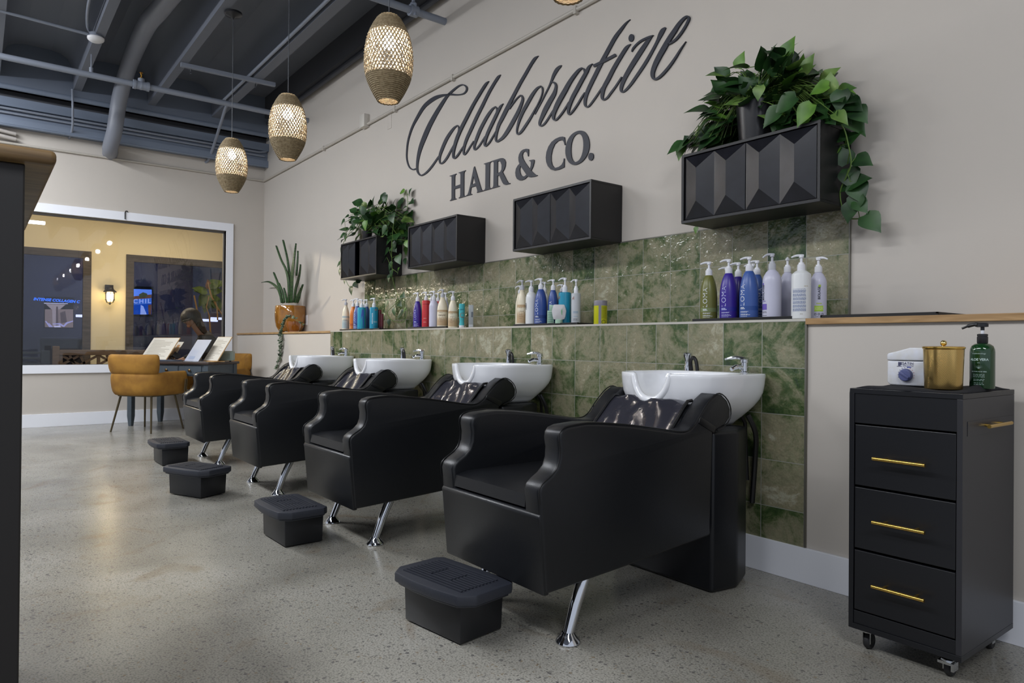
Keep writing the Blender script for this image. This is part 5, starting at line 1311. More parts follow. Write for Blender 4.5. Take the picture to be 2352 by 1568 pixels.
# ================================================================== plants
PG = leaf_mat('pothos leaf', (26, 54, 26), (46, 84, 38))
PG2 = leaf_mat('pothos leaf bright', (62, 104, 34), (98, 140, 52))
PGV = leaf_mat('pothos leaf variegated', (60, 96, 40), (120, 150, 76), (206, 212, 150))
VINE = mat('vine stem', (96, 124, 58), 0.5)
POTB = mat('pot black', (22, 22, 26), 0.32)
SOIL = mat('soil', (44, 34, 26), 0.9)
LEAFP = [(0, .03), (.05, .26), (.14, .42), (.28, .50), (.45, .46), (.62, .34), (.78, .19), (.90, .08), (1.0, .004)]
def leaf(mb, p, d, up, L_, mi=0, fold=.25, droop=.35, width=.9):
    d = Vector(d).normalized(); up = Vector(up); sd = d.cross(up)
    if sd.length < 1e-4: sd = d.orthogonal()
    sd.normalize(); nrm = sd.cross(d).normalized(); vs = []
    for t, w in LEAFP:
        c = Vector(p) + d * L_ * (t - .0) + nrm * L_ * (-droop * t * t)
        hw = w * L_ * width
        if t == 0: base_back = -.0
        vs += [tuple(c - sd * hw + nrm * hw * fold), tuple(c), tuple(c + sd * hw + nrm * hw * fold)]
    # heart lobes: pull the second row back past the stalk
    for k in (3, 5): 
        q = Vector(vs[k]) - d * L_ * .09; vs[k] = tuple(q)
    fs = []
    for i in range(len(LEAFP) - 1):
        a = 3 * i; fs += [(a, a + 1, a + 4, a + 3), (a + 1, a + 2, a + 5, a + 4)]
    mb.add(vs, fs, mi)
def inside(p, poly):
    x, y = p; r = False
    for i in range(len(poly)):
        (x0, y0), (x1, y1) = poly[i], poly[i - 1]
        if (y0 > y) != (y1 > y) and x < (x1 - x0) * (y - y0) / (y1 - y0) + x0: r = not r
    return r
def pothos(name, label, poly_px, ypl, n, size, pot_px, zb, vines, accents, yr, seed, cen):
    """mound of leaves inside a silhouette on the plane y = ypl, plus trailing vines"""
    r = random.Random(seed)
    pc = ony(pot_px[0], pot_px[2], ypl); s = mpp(pc); R = pot_px[1] * s / 2; Hh = pot_px[3] * s
    t = thing(name, label, 'plant', (pc.x, ypl, zb)); base = Vector((pc.x, ypl, zb))
    MB().lathe([(R * .78, 0), (R * .82, .003), (R * .99, Hh * .94), (R * 1.0, Hh), (R * .93, Hh), (R * .90, Hh * .92), (.002, Hh * .90)], 32).build('pot', POTB, t)
    poly = [(ony(x, y, ypl).x, ony(x, y, ypl).z) for x, y in poly_px]
    xs, zs = [p[0] for p in poly], [p[1] for p in poly]
    m, st = MB(), MB(); top = Vector((0, 0, Hh * .95)); k = 0; tries = 0
    cpos = Vector((ony(cen[0], cen[1], ypl).x, ypl, ony(cen[0], cen[1], ypl).z))
    while k < n and tries < 20000:
        tries += 1
        p = (r.uniform(min(xs), max(xs)), r.uniform(min(zs), max(zs)))
        if not inside(p, poly): continue
        y = r.uniform(*yr); P = Vector((p[0], y, p[1])) - base
        out = (Vector((p[0], y, p[1])) - cpos); out.y -= .05
        out = out.normalized() + Vector((r.uniform(-.5, .5), r.uniform(-.7, .2), r.uniform(-.55, .25)))
        L_ = size * r.uniform(.7, 1.15); d = out.normalized()
        P -= d * L_ * .5
        mi = 0 if r.random() < .80 else (1 if r.random() < .6 else 2)
        leaf(m, P, d, Vector((r.uniform(-.4, .4), -.75 + r.uniform(-.3, .3), .75)), L_, mi, r.uniform(.1, .35), r.uniform(.1, .5))
        q = top + Vector((r.uniform(-.6, .6) * R, r.uniform(-.6, .6) * R, 0)); mid = (q + P) / 2 + Vector((0, 0, .05 + .15 * (P - q).length))
        if P.z + base.z > zb - .02 or True: st.tube(spline([tuple(q), tuple(mid), tuple(P)], 3), .0021, 4, cap=False)
        k += 1
    for path, y, lv in vines:
        pts = [tuple(ony(a, b, y if not isinstance(y, (list, tuple)) else y[0] + (y[1] - y[0]) * i / (len(path) - 1)) - base) for i, (a, b) in enumerate(path)]
        pts = spline(pts, 5); st.tube(pts, .0028, 5, cap=False)
        for (a, b, dx, dz, sc, mi) in lv:
            yy = y if not isinstance(y, (list, tuple)) else (y[0] + y[1]) / 2
            P = ony(a, b, yy) - base
            near = min(pts, key=lambda q: (Vector(q) - P).length)
            d = Vector((dx, -.25, dz)).normalized(); L_ = size * sc
            leaf(m, P - d * L_ * .5, d, Vector((.1, -.9, .5)), L_, mi, .2, .25)
            st.tube([near, tuple(P - d * L_ * .5)], .002, 4, cap=False)
    for (a, b, y, dx, dz, sc, mi) in accents:
        P = ony(a, b, y) - base; d = Vector((dx, -.3, dz)).normalized(); L_ = size * sc
        leaf(m, P - d * L_ * .5, d, Vector((.2, -.9, .4)), L_, mi, .25, .3)
        q = top + Vector((r.uniform(-.5, .5) * R, 0, 0)); st.tube(spline([tuple(q), tuple((q + P) / 2 + Vector((0, 0, .05))), tuple(P - d * L_ * .5)], 3), .0022, 4, cap=False)
    m.build('foliage', [PG, PG2, PGV], t, smooth=70); st.build('stems', VINE, t, smooth=60)
    return t
# near plant on the right cabinet
pothos('potted_pothos', 'large bushy pothos in a black pot on the right cabinet, vine over its right side',
    [(1560, 345), (1600, 300), (1640, 235), (1630, 205), (1670, 170), (1700, 150), (1740, 158), (1775, 120), (1800, 112), (1830, 140), (1870, 160), (1905, 180), (1930, 205), (1955, 230), (1975, 262), (1950, 285), (1880, 282), (1800, 295), (1755, 262), (1735, 235), (1700, 240), (1690, 270), (1690, 325), (1640, 345), (1590, 352)],
      .20, 270, .108, (1738, 92, 262, 92), CB1,
    [([(1900, 262), (1935, 290), (1948, 330), (1955, 375), (1944, 405), (1930, 440), (1935, 478), (1948, 500), (1975, 502), (1990, 500)], (.16, .30),
      [(1922, 312, -.9, .3, .8, 0), (1957, 315, .8, .5, .8, 0), (1906, 350, -.8, -.5, .85, 1), (1938, 353, -.2, .9, .9, 0), (1982, 368, .9, -.4, .85, 0), (1952, 408, .2, -.6, 1.0, 0), (1975, 413, .9, .2, .85, 0), (1948, 425, -.9, -.3, .85, 0), (1972, 440, .4, -.9, 1.0, 0), (1963, 468, -.2, -.9, .85, 0), (1978, 472, .7, -.7, .75, 0), (1950, 487, -.2, -.9, .85, 0), (2003, 510, .7, -.7, 1.0, 0)]),
     ([(1700, 240), (1640, 260), (1600, 300), (1572, 335)], (.20, .12), [(1562, 348, -.4, -.9, .85, 1), (1577, 318, -.5, .8, .5, 0), (1612, 300, -.3, .6, .7, 0)]),
     ([(1640, 345), (1612, 420), (1600, 500), (1600, 527)], (.25, .32), [(1598, 528, -.2, -.9, .35, 1)])],
    [(1808, 112, .2, .5, .9, 1.05, 1), (1783, 128, .22, -.1, .9, .85, 0), (1855, 145, .18, .5, .8, .8, 2), (1903, 172, .2, .8, .5, .9, 2), (1700, 137, .2, .4, .9, .75, 1), (1905, 190, .12, .1, .8, .85, 2), (1880, 203, .1, -.8, -.1, .8, 1), (1940, 205, .15, .9, .1, .8, 2), (1645, 200, .18, -.9, -.2, .9, 0), (1742, 212, .06, -.1, -.9, .65, 2),
     (1770, 268, .04, -.7, -.5, 1.0, 0), (1845, 262, .05, -.6, -.7, 1.0, 1), (1960, 240, .2, .8, -.5, .9, 0), (1975, 262, .2, .7, -.7, .9, 0), (1928, 230, .12, -.1, -.9, .9, 0), (1800, 240, .04, -.8, -.4, 1.1, 0)], (.09, .31), 11, (1770, 260))
# far plant on the farthest cabinet
pothos('potted_pothos', 'pothos on the farthest cabinet, its vines trailing to the ledge and climbing the wall',
    [(800, 510), (815, 480), (830, 465), (860, 455), (885, 460), (905, 470), (925, 485), (925, 530), (940, 550), (920, 560), (885, 545), (860, 540), (850, 522), (830, 520), (805, 545), (795, 555), (790, 540)],
     .20, 150, .105, (843, 24, 540, 24), CB1,
    [([(905, 500), (900, 560), (900, 600), (902, 640), (910, 670), (918, 700)], (.06, .25),
      [(890, 555, -.7, -.4, 1, 0), (905, 570, .6, -.4, 1, 0), (885, 580, -.7, -.4, 1, 0), (880, 598, -.7, -.5, 1, 0), (895, 612, -.4, -.6, .9, 0), (915, 595, .5, -.7, 1, 0), (898, 628, -.3, -.8, .8, 0), (914, 620, .4, .4, .7, 1), (892, 640, -.3, -.9, .7, 0), (925, 678, .8, -.3, .7, 0), (905, 565, -.2, -.9, .9, 0), (935, 560, .5, -.8, .8, 1)]),
     ([(916, 690), (900, 705), (890, 718), (900, 735), (925, 740), (935, 720), (932, 708)], .22, [(886, 700, -.6, -.6, .8, 0), (905, 716, .1, -.9, .7, 0), (880, 728, -.2, -.9, .8, 0), (917, 722, -.7, -.3, 1.0, 0), (928, 712, .7, .3, .8, 1), (893, 740, .2, -.8, .6, 0), (918, 698, .7, -.3, .7, 0)]),
     ([(915, 520), (932, 505), (936, 470), (935, 445), (930, 440)], .30, [(922, 440, -.9, .1, .7, 1), (941, 440, .5, .6, .8, 0), (945, 463, .8, -.2, .8, 0), (918, 462, -.8, .2, .9, 0), (943, 492, .5, -.5, .8, 0), (912, 478, -.8, -.3, .9, 0), (925, 495, .5, -.4, .9, 0), (928, 520, -.3, -.6, .9, 0), (945, 517, .8, .1, .7, 0), (933, 540, .2, -.8, .9, 0), (932, 575, .0, -.8, .8, 1), (930, 600, .2, -.8, .6, 0)]),
     ([(820, 520), (800, 540), (788, 560), (783, 590), (780, 618)], .12, [(783, 574, -.5, -.8, .7, 0), (776, 608, -.8, -.3, .8, 0), (780, 625, -.2, -.9, .7, 0), (785, 512, -.8, -.4, .9, 0), (793, 545, -.2, -.9, .8, 0)]),
     ([(793, 640), (800, 655), (806, 660)], .22, [(791, 647, -.2, -.9, .5, 0), (806, 667, .0, -.9, .9, 0), (818, 652, .6, -.5, 1.0, 0), (822, 642, -.3, .3, .7, 0)])],
    [(878, 449, .2, -.8, .5, .9, 0), (884, 458, .2, .1, -.9, .9, 0), (822, 470, .2, -.8, -.2, .9, 0), (838, 517, .05, .0, -.9, .9, 1), (812, 515, .1, -.3, -.9, 1, 0), (900, 500, .05, .4, -.6, 1.0, 0), (880, 530, .05, -.6, -.5, 1.0, 0)], (.09, .31), 5, (868, 530))
# snake plant in the large amber pot
AMB = mat('amber glaze', (168, 112, 36), 0.10, spec=0.6, coat=0.6, noise=(9, 0.7, (112, 70, 22), 4), bump=(22, 0.15, 0.004))
AMB2 = mat('amber glaze dark', (150, 86, 14), 0.08, spec=0.6, coat=0.6, noise=(9, 0.5, (104, 56, 10), 3))
SNK = leaf_mat('snake plant leaf', (24, 48, 28), (58, 92, 50), None, .42, True)
YS_ = .190
pc = ony(667, 740, YS_); s = mpp(pc)
t = thing('potted_snake_plant', 'snake plant in a large glossy amber pot in the far corner of the ledge', 'plant', (pc.x, YS_, ZL))
R = 34 * s; H = 61 * s
m = MB(); m.lathe([(R * .62, .012), (R * .74, H * .05), (R * .92, H * .22), (R * 1.01, H * .45), (R * 1.03, H * .70), (R * .99, H * .97), (R * .96, H), (R * .90, H), (R * .90, H * .9), (.002, H * .88)], 40)
for k in range(3):
    a = 2 * PI * k / 3 + .5; m.tube([(R * .5 * math.cos(a), R * .5 * math.sin(a), 0), (R * .55 * math.cos(a), R * .55 * math.sin(a), .05)], .022, 8)
m.build('pot', AMB, t)
cS = crop(500, 480, .1913)
BL = [([(865, 1125), (858, 1000), (850, 850), (820, 720), (760, 600), (703, 440)], 34, 0), ([(850, 1125), (862, 950), (865, 790), (850, 680), (830, 560), (785, 372)], 28, .03), ([(893, 1125), (900, 950), (908, 760), (925, 600), (942, 412)], 66, -.03), ([(950, 800), (962, 640), (965, 500)], 20, .02),
      ([(925, 1125), (945, 970), (972, 870), (990, 770), (997, 663)], 52, .02), ([(770, 1125), (748, 990), (722, 885), (672, 760)], 28, -.05), ([(790, 1128), (762, 1050), (725, 950), (670, 898), (610, 872), (533, 882)], 30, 0), ([(805, 1125), (780, 990), (738, 885)], 26, -.06), ([(838, 1125), (822, 1030), (797, 945)], 30, -.07),
      ([(938, 1125), (958, 1060), (988, 995), (1000, 945)], 26, -.05), ([(955, 1125), (978, 1070), (992, 1000), (1022, 905)], 22, .03), ([(855, 1125), (858, 1080), (852, 1030)], 34, -.08)]
m = MB()
for pts, w, dy in BL:
    q = spline(pts, 5); n = len(q); vs = []
    for i, (a, b) in enumerate(q):
        f = i / (n - 1); P = ony(*cS(a, b), YS_ + dy + .05 * f * (1 if dy >= 0 else -1) * .5) - Vector((pc.x, YS_, ZL))
        i0, i1 = max(i - 1, 0), min(i + 1, n - 1); dx, dyy = q[i1][0] - q[i0][0], q[i1][1] - q[i0][1]; l = math.hypot(dx, dyy) or 1
        hw = w * 1.5 * .1913 * s * .5 * min(1, .72 + .6 * f) * (1 - max(0, (f - .38) / .62) ** 1.45) + .0008
        sd = Vector((-dyy / l, 0, -dx / l))
        sd = Vector((-dyy / l * -1, 0, dx / l)) if False else sd
        vs += [tuple(P - sd * hw + Vector((0, -.010, 0))), tuple(P + Vector((0, .008, 0))), tuple(P + sd * hw + Vector((0, -.010, 0)))]
    fs = []
    for i in range(n - 1):
        a = 3 * i; fs += [(a, a + 1, a + 4, a + 3), (a + 1, a + 2, a + 5, a + 4)]
    m.add(vs, fs)
o = m.build('leaves', SNK, t, smooth=60); md = o.modifiers.new('thick', 'SOLIDIFY'); md.thickness = .006
# small amber pot with trailing string plant
y = .055; pc = ony(674, 748, y); s = mpp(pc)
t = thing('potted_string_plant', 'small amber pot before the large one with a grey-green strand hanging below the ledge', 'plant', (pc.x, y, ZL))
R, H = 16.5 * s, 24 * s
m = MB(); m.lathe([(R * .72, .014), (R * .80, .016), (R * .97, H * .5), (R * 1.0, H * .85), (R * .97, H), (R * .88, H), (R * .86, H * .9), (.002, H * .88)], 28); m.lathe([(R * .78, 0), (R * .78, .014)], 24)
m.build('pot', AMB2, t)
STR = leaf_mat('string leaf', (70, 88, 72), (122, 138, 112), None, .6)
cT = crop(600, 540, .2041); r = random.Random(3); m, st = MB(), MB()
for path, n, spread in (([(385, 925), (330, 915), (285, 935), (262, 985), (240, 1040), (222, 1090), (214, 1180), (212, 1290), (205, 1380), (185, 1460), (172, 1500)], 230, 22), ([(300, 920), (265, 960), (250, 1010), (232, 1090), (240, 1200), (225, 1290), (215, 1400)], 130, 18), ([(370, 920), (400, 960), (440, 975), (475, 1000), (480, 1010)], 12, 8)):
    pp = [tuple(ony(*cT(a, b), y - .05 - (.022 if b > 1040 else 0)) - Vector((pc.x, y, ZL))) for a, b in path]; q = spline(pp, 8)
    st.tube(q, .0022, 4, cap=False)
    for k in range(n):
        c = Vector(r.choice(q)); sp_ = spread * .2041 * s
        P = c + Vector((r.gauss(0, .5) * sp_, r.uniform(-.014, .008), r.gauss(0, .4) * sp_))
        d = Vector((r.uniform(-1, 1), r.uniform(-1, -.1), r.uniform(-1, .6))).normalized()
        leaf(m, P, d, Vector((0, -.6, .8)), r.uniform(.016, .030), 0, .1, .1, 1.1)
m.build('strand_leaves', STR, t, smooth=60); st.build('stems', VINE, t)

# ================================================================== desk in the corner with its things
A0 = Vector((-9.305, -1.375, 0)); A1 = Vector((-8.45, -.690, 0))
ux = (A1 - A0).normalized(); rz = math.atan2(ux.y, ux.x); LD = (A1 - A0).length; DD = .54; ZD = .770
DGRY = mat('desk blue grey paint', (74, 84, 92), 0.45, noise=(30, 0.4, (64, 72, 80), 4))
DTOP = wood_mat('desk dark top', (54, 44, 40), (74, 62, 56), 'X', 7, 0.35)
t = thing('writing_desk', 'blue-grey writing desk with dark top and knobbed drawers before the window', 'desk', (A0.x, A0.y, 0), rz)
MB().box(-.02, LD + .02, -.02, DD + .02, ZD - .030, ZD).build('desktop', DTOP, t, bevel=.006)
m = MB(); m.box(.02, LD - .02, .012, .03, ZD - .165, ZD - .03); m.box(.02, LD - .02, DD - .03, DD - .012, ZD - .165, ZD - .03); m.box(.012, .03, .02, DD - .02, ZD - .165, ZD - .03); m.box(LD - .03, LD - .012, .02, DD - .02, ZD - .165, ZD - .03)
m.box(LD - .0135, LD - .009, .06, DD - .06, ZD - .16, ZD - .145); m.box(LD - .0135, LD - .009, .06, DD - .06, ZD - .05, ZD - .035)
m.build('apron', DGRY, t, smooth=0)
for x in (.03, LD - .03):
    for y in (.03, DD - .03):
        m = MB(); vs = [(x + a * .030, y + b * .030, ZD - .03) for a, b in ((-1, -1), (1, -1), (1, 1), (-1, 1))] + [(x + a * .030, y + b * .030, .12) for a, b in ((-1, -1), (1, -1), (1, 1), (-1, 1))] + [(x + a * .020, y + b * .020, 0) for a, b in ((-1, -1), (1, -1), (1, 1), (-1, 1))]
        fs = [(0, 1, 2, 3), (11, 10, 9, 8)]
        for o_ in (0, 4): fs += [(o_ + k, o_ + 4 + k, o_ + 4 + (k + 1) % 4, o_ + (k + 1) % 4) for k in range(4)]
        m.add(vs, fs); m.build('leg', DGRY, t, smooth=0, bevel=.003)
KNB = mat('aged brass', (120, 96, 60), 0.3, 0.9)
nd = 3; wd = (LD - .16) / nd
for k in range(nd):
    a = .08 + wd * k + .012; b = .08 + wd * (k + 1) - .012
    d = MB().box(a, b, .002, .013, ZD - .150, ZD - .048).build('drawer', DGRY, t, smooth=0, bevel=.004)
    m = MB(); m.lathe([(.006, 0), (.006, .012), (.016, .016), (.016, .022), (.006, .028), (.0005, .029)], 14, M=Matrix.Translation(((a + b) / 2, .002, ZD - .098)) @ Matrix.Rotation(PI / 2, 4, 'X'))
    m.build('knob', KNB, d)
def desk_at(px, depth):            # point on the desktop below picture column px at a chosen fraction of the desk depth
    n = Vector((-ux.y, ux.x, 0)); o = A0 + n * DD * depth
    r = ray(px, 790); k = ((o - CAM).x * ux.y - (o - CAM).y * ux.x) / (r.x * ux.y - r.y * ux.x)
    p = CAM + r * k; return Vector((p.x, p.y, ZD))
PAPER = mat('paper', (226, 220, 206), 0.7); PRINT = ink((150, 138, 120)); WOODL = mat('light easel wood', (196, 160, 112), 0.6)
ACRY = mat('acrylic sheet', (206, 212, 226), 0.06, spec=0.6, coat=0.5)
FACE = math.atan2(-2.812 + 1.0, 9.0) + PI / 2            # turned to the room
def stand(px0, px1, pyt, pyb, depth, label, kind, rz_=.22, cat='sign holder'):
    a, b = desk_at(px0, depth), desk_at(px1, depth); c = (a + b) / 2; s = mpp(c); W = (px1 - px0) * s * (1.25 * (2.0 if px1 - px0 > 50 else 1.45)); H = (pyb - pyt) * s * 1.16
    t = thing('sign_stand', label, cat, tuple(c), FACE if rz_ is None else rz_)
    lean = .56; M = Matrix.Rotation(-lean, 4, 'X') @ Matrix.Translation((0, 0, .006))
    M = Matrix.Translation((0, 0, 0)) @ Matrix.Shear('XY', 4, (.0, 0)) @ M
    sk = .30                                   # the boards are seen turned, so the sheets lean to the side too
    def sheet(x0, x1, z0, z1, y, name, mt, th=.004, mi=0):
        m = MB(); m.box(x0, x1, y - th, y, z0, z1, 0, M); return m.build(name, mt, t, smooth=0)
    if kind == 'menu':
        sheet(-W / 2, W / 2, 0, H, 0, 'board', WOODL, .008)
        p = sheet(-W / 2 + .004, W / 2 - .006, .006, H - .006, -.0085, 'sheet', PAPER, .001)
        m = MB()
        for k in range(13):
            z = H * (.10 + .062 * k); m.box(-W * .40, -W * .40 + W * rnd.uniform(.4, .78), -.0102, -.0096, z, z + H * .014, 0, M)
        m.build('print', PRINT, p, smooth=0)
        m = MB(); m.box(-W * .42, W * .42, -.03, .10, 0, .008); m.build('foot', WOODL, t, smooth=0)
    elif kind == 'easel':
        m = MB()
        for s_ in (-1, 1): m.box(s_ * W * .40 - .006, s_ * W * .40 + .006, .002, .012, -.0, H, 0, M)
        m.box(-W * .45, W * .45, -.02, .012, H * .16, H * .20, 0, M); m.box(-.006, .006, .02, .03, 0, H * .95, 0, Matrix.Rotation(.25, 4, 'X')); m.build('frame', mat('easel brown wood', (120, 92, 62), 0.5), t, smooth=0)
        p = sheet(-W / 2, W / 2, H * .20, H, 0, 'card', PAPER, .003)
        m = MB(); m.box(W * .02, W * .34, -.0042, -.0036, H * .30, H * .84, 0, M)
        for k in range(6): m.box(-W * .38, -W * .08, -.0042, -.0036, H * (.32 + .08 * k), H * (.335 + .08 * k), 0, M)
        m.build('print', ink((186, 140, 92)), p, smooth=0)
    else:
        p = sheet(-W / 2, W / 2, 0, H, 0, 'sheet', ACRY, .003)
        m = MB(); m.box(-W * .3, W * .1, -.0042, -.0036, H * .08, H * .22, 0, M); m.build('print', ink((160, 172, 196)), p, smooth=0)
        m = MB(); m.box(-W / 2, W / 2, -.02, .09, 0, .003); m.build('foot', ACRY, t, smooth=0)
    return t
stand(324, 378, 770, 822, .50, 'large printed menu board leaning on the desk behind the mustard chair', 'menu')
stand(374, 398, 772, 814, .86, 'card on a small brown easel beside the large menu board', 'easel')
stand(421, 458, 777, 827, .25, 'clear acrylic sign holder glaring white in the middle of the desk', 'acrylic')
stand(466, 502, 769, 826, .30, 'printed menu board leaning on the desk beside the mint speaker', 'menu')
c = desk_at(517, .66); s = mpp(c)
t = thing('speaker', 'rounded mint green box speaker at the right end of the desk', 'speaker', tuple(c), FACE - .35)
MB().box(-20 * s, 20 * s, -.055, .055, .010, .012 + 22 * s).build('housing', mat('mint housing', (150, 166, 158), 0.35), t, bevel=.016, seg=3)
for a in (-1, 1): MB().lathe([(.010, 0), (.012, .011)], 12, (a * 12 * s, 0, 0)).build('foot', RUBBER, t)
MB().box(-14 * s, 14 * s, -.0565, -.0545, .03, .010 + 17 * s).build('grille', mat('mint grille', (132, 148, 140), 0.6), t, smooth=0)
c = desk_at(454, .62); s = mpp(c)
t = thing('camera_box', 'small cream box with a round black lens behind the acrylic sign', 'box', tuple(c), FACE)
MB().box(-8 * s, 8 * s, -.04, .04, 0, 15 * s).build('housing', mat('cream housing', (206, 200, 188), 0.4), t, bevel=.004)
MB().lathe([(2.6 * s, 0), (2.6 * s, .004), (.5 * s, .005)], 14, M=Matrix.Translation((-2 * s, -.041, 8 * s)) @ Matrix.Rotation(PI / 2, 4, 'X')).build('lens', mat('black lens', (14, 14, 16), 0.2), t)
c = desk_at(402, .48); s = mpp(c)
t = thing('card_reader', 'black card reader tilted on a stalk on the desk', 'card reader', tuple(c), FACE)
m = MB(); m.box(-8 * s, 8 * s, -.008, .008, 0, 12 * s, 0, Matrix.Translation((0, 0, 8 * s)) @ Matrix.Rotation(.6, 4, 'Y') @ Matrix.Rotation(-.4, 4, 'X')); m.build('reader', mat('reader black', (26, 26, 30), 0.35), t, bevel=.003)
MB().tube(spline([(0, 0, .012), (-.03, 0, .02), (-.045, .0, .05), (-.02, .0, 11 * s)], 4), .008, 8).build('stalk', mat('reader black', (26, 26, 30), 0.35), t)
MB().lathe([(.04, 0), (.042, .006), (.02, .012)], 20).build('base', mat('reader black', (26, 26, 30), 0.35), t)
c = desk_at(390, .22); s = mpp(c)
tag(MB().prism(chaikin([(-34 * s, -.10), (26 * s, -.10), (30 * s, .09), (-34 * s, .09)], 2), 0, .018, 'z').build('laptop', mat('laptop slate', (70, 76, 88), 0.35), bevel=.003, loc=tuple(c), rotz=rz), 'closed slate laptop lying on the desk behind the mustard chair', 'laptop')
# mustard velvet chairs
MUS = mat('mustard velvet', (164, 118, 44), 0.8, noise=(7, 0.8, (124, 84, 26), 6))
MUS2 = mat('mustard velvet light', (184, 138, 62), 0.8, noise=(7, 0.7, (146, 102, 38), 5))
GUN = mat('bronze leg metal', (92, 82, 62), 0.35, 0.7)
def mustard(label, loc, rz_):
    t = thing('velvet_chair', label, 'chair', loc, rz_, 'mustard velvet chairs at the desk')
    # shell drawn with the sitter facing +y; back at -y
    def shell(z0, z1, ang0, ang1, rx, ry, th, nseg=28, arm=0, z1f=None, lean=.0):
        m = MB(); vs = []; cols = []
        sec = 10
        for i in range(nseg + 1):
            f_ = i / nseg
            if arm:                              # straight arms running forward on both sides
                if f_ < .22: a = PI; ya = arm * (1 - f_ / .22)
                elif f_ > .78: a = 2 * PI; ya = arm * (f_ - .78) / .22
                else: a = PI + PI * (f_ - .22) / .56; ya = 0
            else: a = ang0 + (ang1 - ang0) * f_; ya = 0
            c, s = math.cos(a), math.sin(a); n = 3.4
            k = (abs(c) ** n + abs(s) ** n) ** (-1 / n)
            zt = z1 if z1f is None else z1f(a)
            for j in range(sec):
                b = 2 * PI * j / sec; cb, sb = math.cos(b), math.sin(b)
                e = 4; kk = (abs(cb) ** e + abs(sb) ** e) ** (-1 / e)
                zz = (z0 + zt) / 2 + sb * kk * (zt - z0) / 2
                o_ = cb * kk * th / 2 + lean * (zz - z0)
                endt = 1.0 if 0 < i < nseg else .55
                vs.append(((rx + o_ * endt) * c * k, (ry + o_ * endt) * s * k + ya, zz if 0 < i < nseg else (z0 + zt) / 2 + (zz - (z0 + zt) / 2) * .86))
        fs = []
        for i in range(nseg):
            for j in range(sec):
                j2 = (j + 1) % sec; fs.append((i * sec + j, i * sec + j2, (i + 1) * sec + j2, (i + 1) * sec + j))
        fs.append(tuple(range(sec))[::-1]); fs.append(tuple(nseg * sec + j for j in range(sec)))
        m.add(vs, fs); return m
    shell(.405, .66, 0, 0, .275, .265, .078, 40, .255, z1f=lambda a: .66 if math.sin(a) < -.4 else .672, lean=.10).build('shell', MUS, t, smooth=70, sub=1)
    shell(.628, .860, PI * 1.17, PI * 1.83, .290, .283, .088, lean=.12).build('backrest', MUS, t, smooth=70, sub=1)
    MB().box(-.235, .235, -.21, .27, .405, .475).build('seat', MUS2, t, bevel=.035, seg=4)
    m = MB(); m.box(-.22, .22, -.20, .22, .392, .408)
    m.build('under_frame', GUN, t, smooth=0)
    for x in (-1, 1):
        for y in (-1, 1):
            MB().tube([(x * .20, y * .18, .40), (x * .262, y * .252, .0)], [.0125, .0095], 10).build('leg', GUN, t)
    for x in (-1, 1):
        MB().tube([(x * .338, .17, .43), (x * .352, .17, .58)], .007, 8).build('side_bar', GUN, t)
        MB().tube([(x * .338, .195, .43), (x * .352, .195, .58)], .007, 8).build('side_bar', GUN, t)
    return t
mc = (Vector((-8.80, -1.577, 0)) + Vector((-8.36, -1.321, 0))) / 2
nrm = Vector((-ux.y, ux.x, 0))
mcen = mc + nrm * .252
mustard('mustard velvet armchair with its back to the room at the desk', (mcen.x, mcen.y, 0), rz)
e2 = A1 + nrm * (DD + .16) - ux * .12
mustard('mustard velvet chair mostly hidden behind the right end of the desk', (-9.20, -.365, 0), rz + PI)

# ================================================================== tall foreground cabinet at the left edge
OAKL = wood_mat('oiled oak top', (92, 70, 42), (142, 114, 74), 'Y', 6, 0.5)
xf = -1.60; q0, q1 = onx(131, 347, xf), onx(131, 379, xf); qp = onx(55, 600, xf - .03)
t = thing('tall_cabinet', 'tall black cabinet with an oiled oak top at the left edge of the picture', 'cabinet', (xf - .6, q0.y - .4, 0))
ox, oy = xf - .6, q0.y - .4
top = chaikin([(xf - .0 - ox, -.30), (xf - ox, .4), (xf - 1.05 - ox, .4), (xf - 1.05 - ox, -.30)], 0)
MB().prism(top, q1.z, q0.z + .001, 'z').build('top', OAKL, t, bevel=.010, seg=4)
MB().box(-.42, xf - .03 - ox, -.28, qp.y - oy, .0, q1.z).build('body', mat('cabinet black brown', (27, 24, 23), 0.5), t, smooth=0, bevel=.003)

# ================================================================== woman in the hallway and the rubber plant
def skin(nodes, edges, root, name, m, parent, sub=2, smooth=True):
    me = bpy.data.meshes.new(name); keys = list(nodes); ix = {k: i for i, k in enumerate(keys)}
    me.from_pydata([nodes[k][0] for k in keys], [(ix[a], ix[b]) for a, b in edges], [])
    o = bpy.data.objects.new(name, me); COL.objects.link(o)
    o.modifiers.new('skin', 'SKIN')
    sv = me.skin_vertices[0].data
    for k in keys:
        r = nodes[k][1]; sv[ix[k]].radius = r if isinstance(r, tuple) else (r, r); sv[ix[k]].use_root = (k == root)
    s_ = o.modifiers.new('sub', 'SUBSURF'); s_.levels = sub; s_.render_levels = sub
    dg = bpy.context.evaluated_depsgraph_get(); me2 = bpy.data.meshes.new_from_object(o.evaluated_get(dg))
    bpy.data.objects.remove(o)
    me2.materials.clear(); me2.materials.append(m); me2.shade_smooth()
    o = bpy.data.objects.new(name, me2); COL.objects.link(o); o.parent = parent
    return o
SKINM = mat('skin', (204, 152, 122), 0.5, sub=0.1); HAIR = mat('dark brown hair', (34, 22, 18), 0.45, bump=(60, 0.5, 0.01)); JKT = mat('charcoal jacket', (40, 40, 44), 0.8, bump=(18, 0.4, 0.02)); TRS = mat('dark trousers', (34, 34, 42), 0.8)
xw = -10.22; hd = onx(435, 730, xw)
t = thing('person', 'woman with dark brown hair and charcoal jacket bending over in the hallway, seen in profile', 'person', (xw, hd.y + .14, 0))
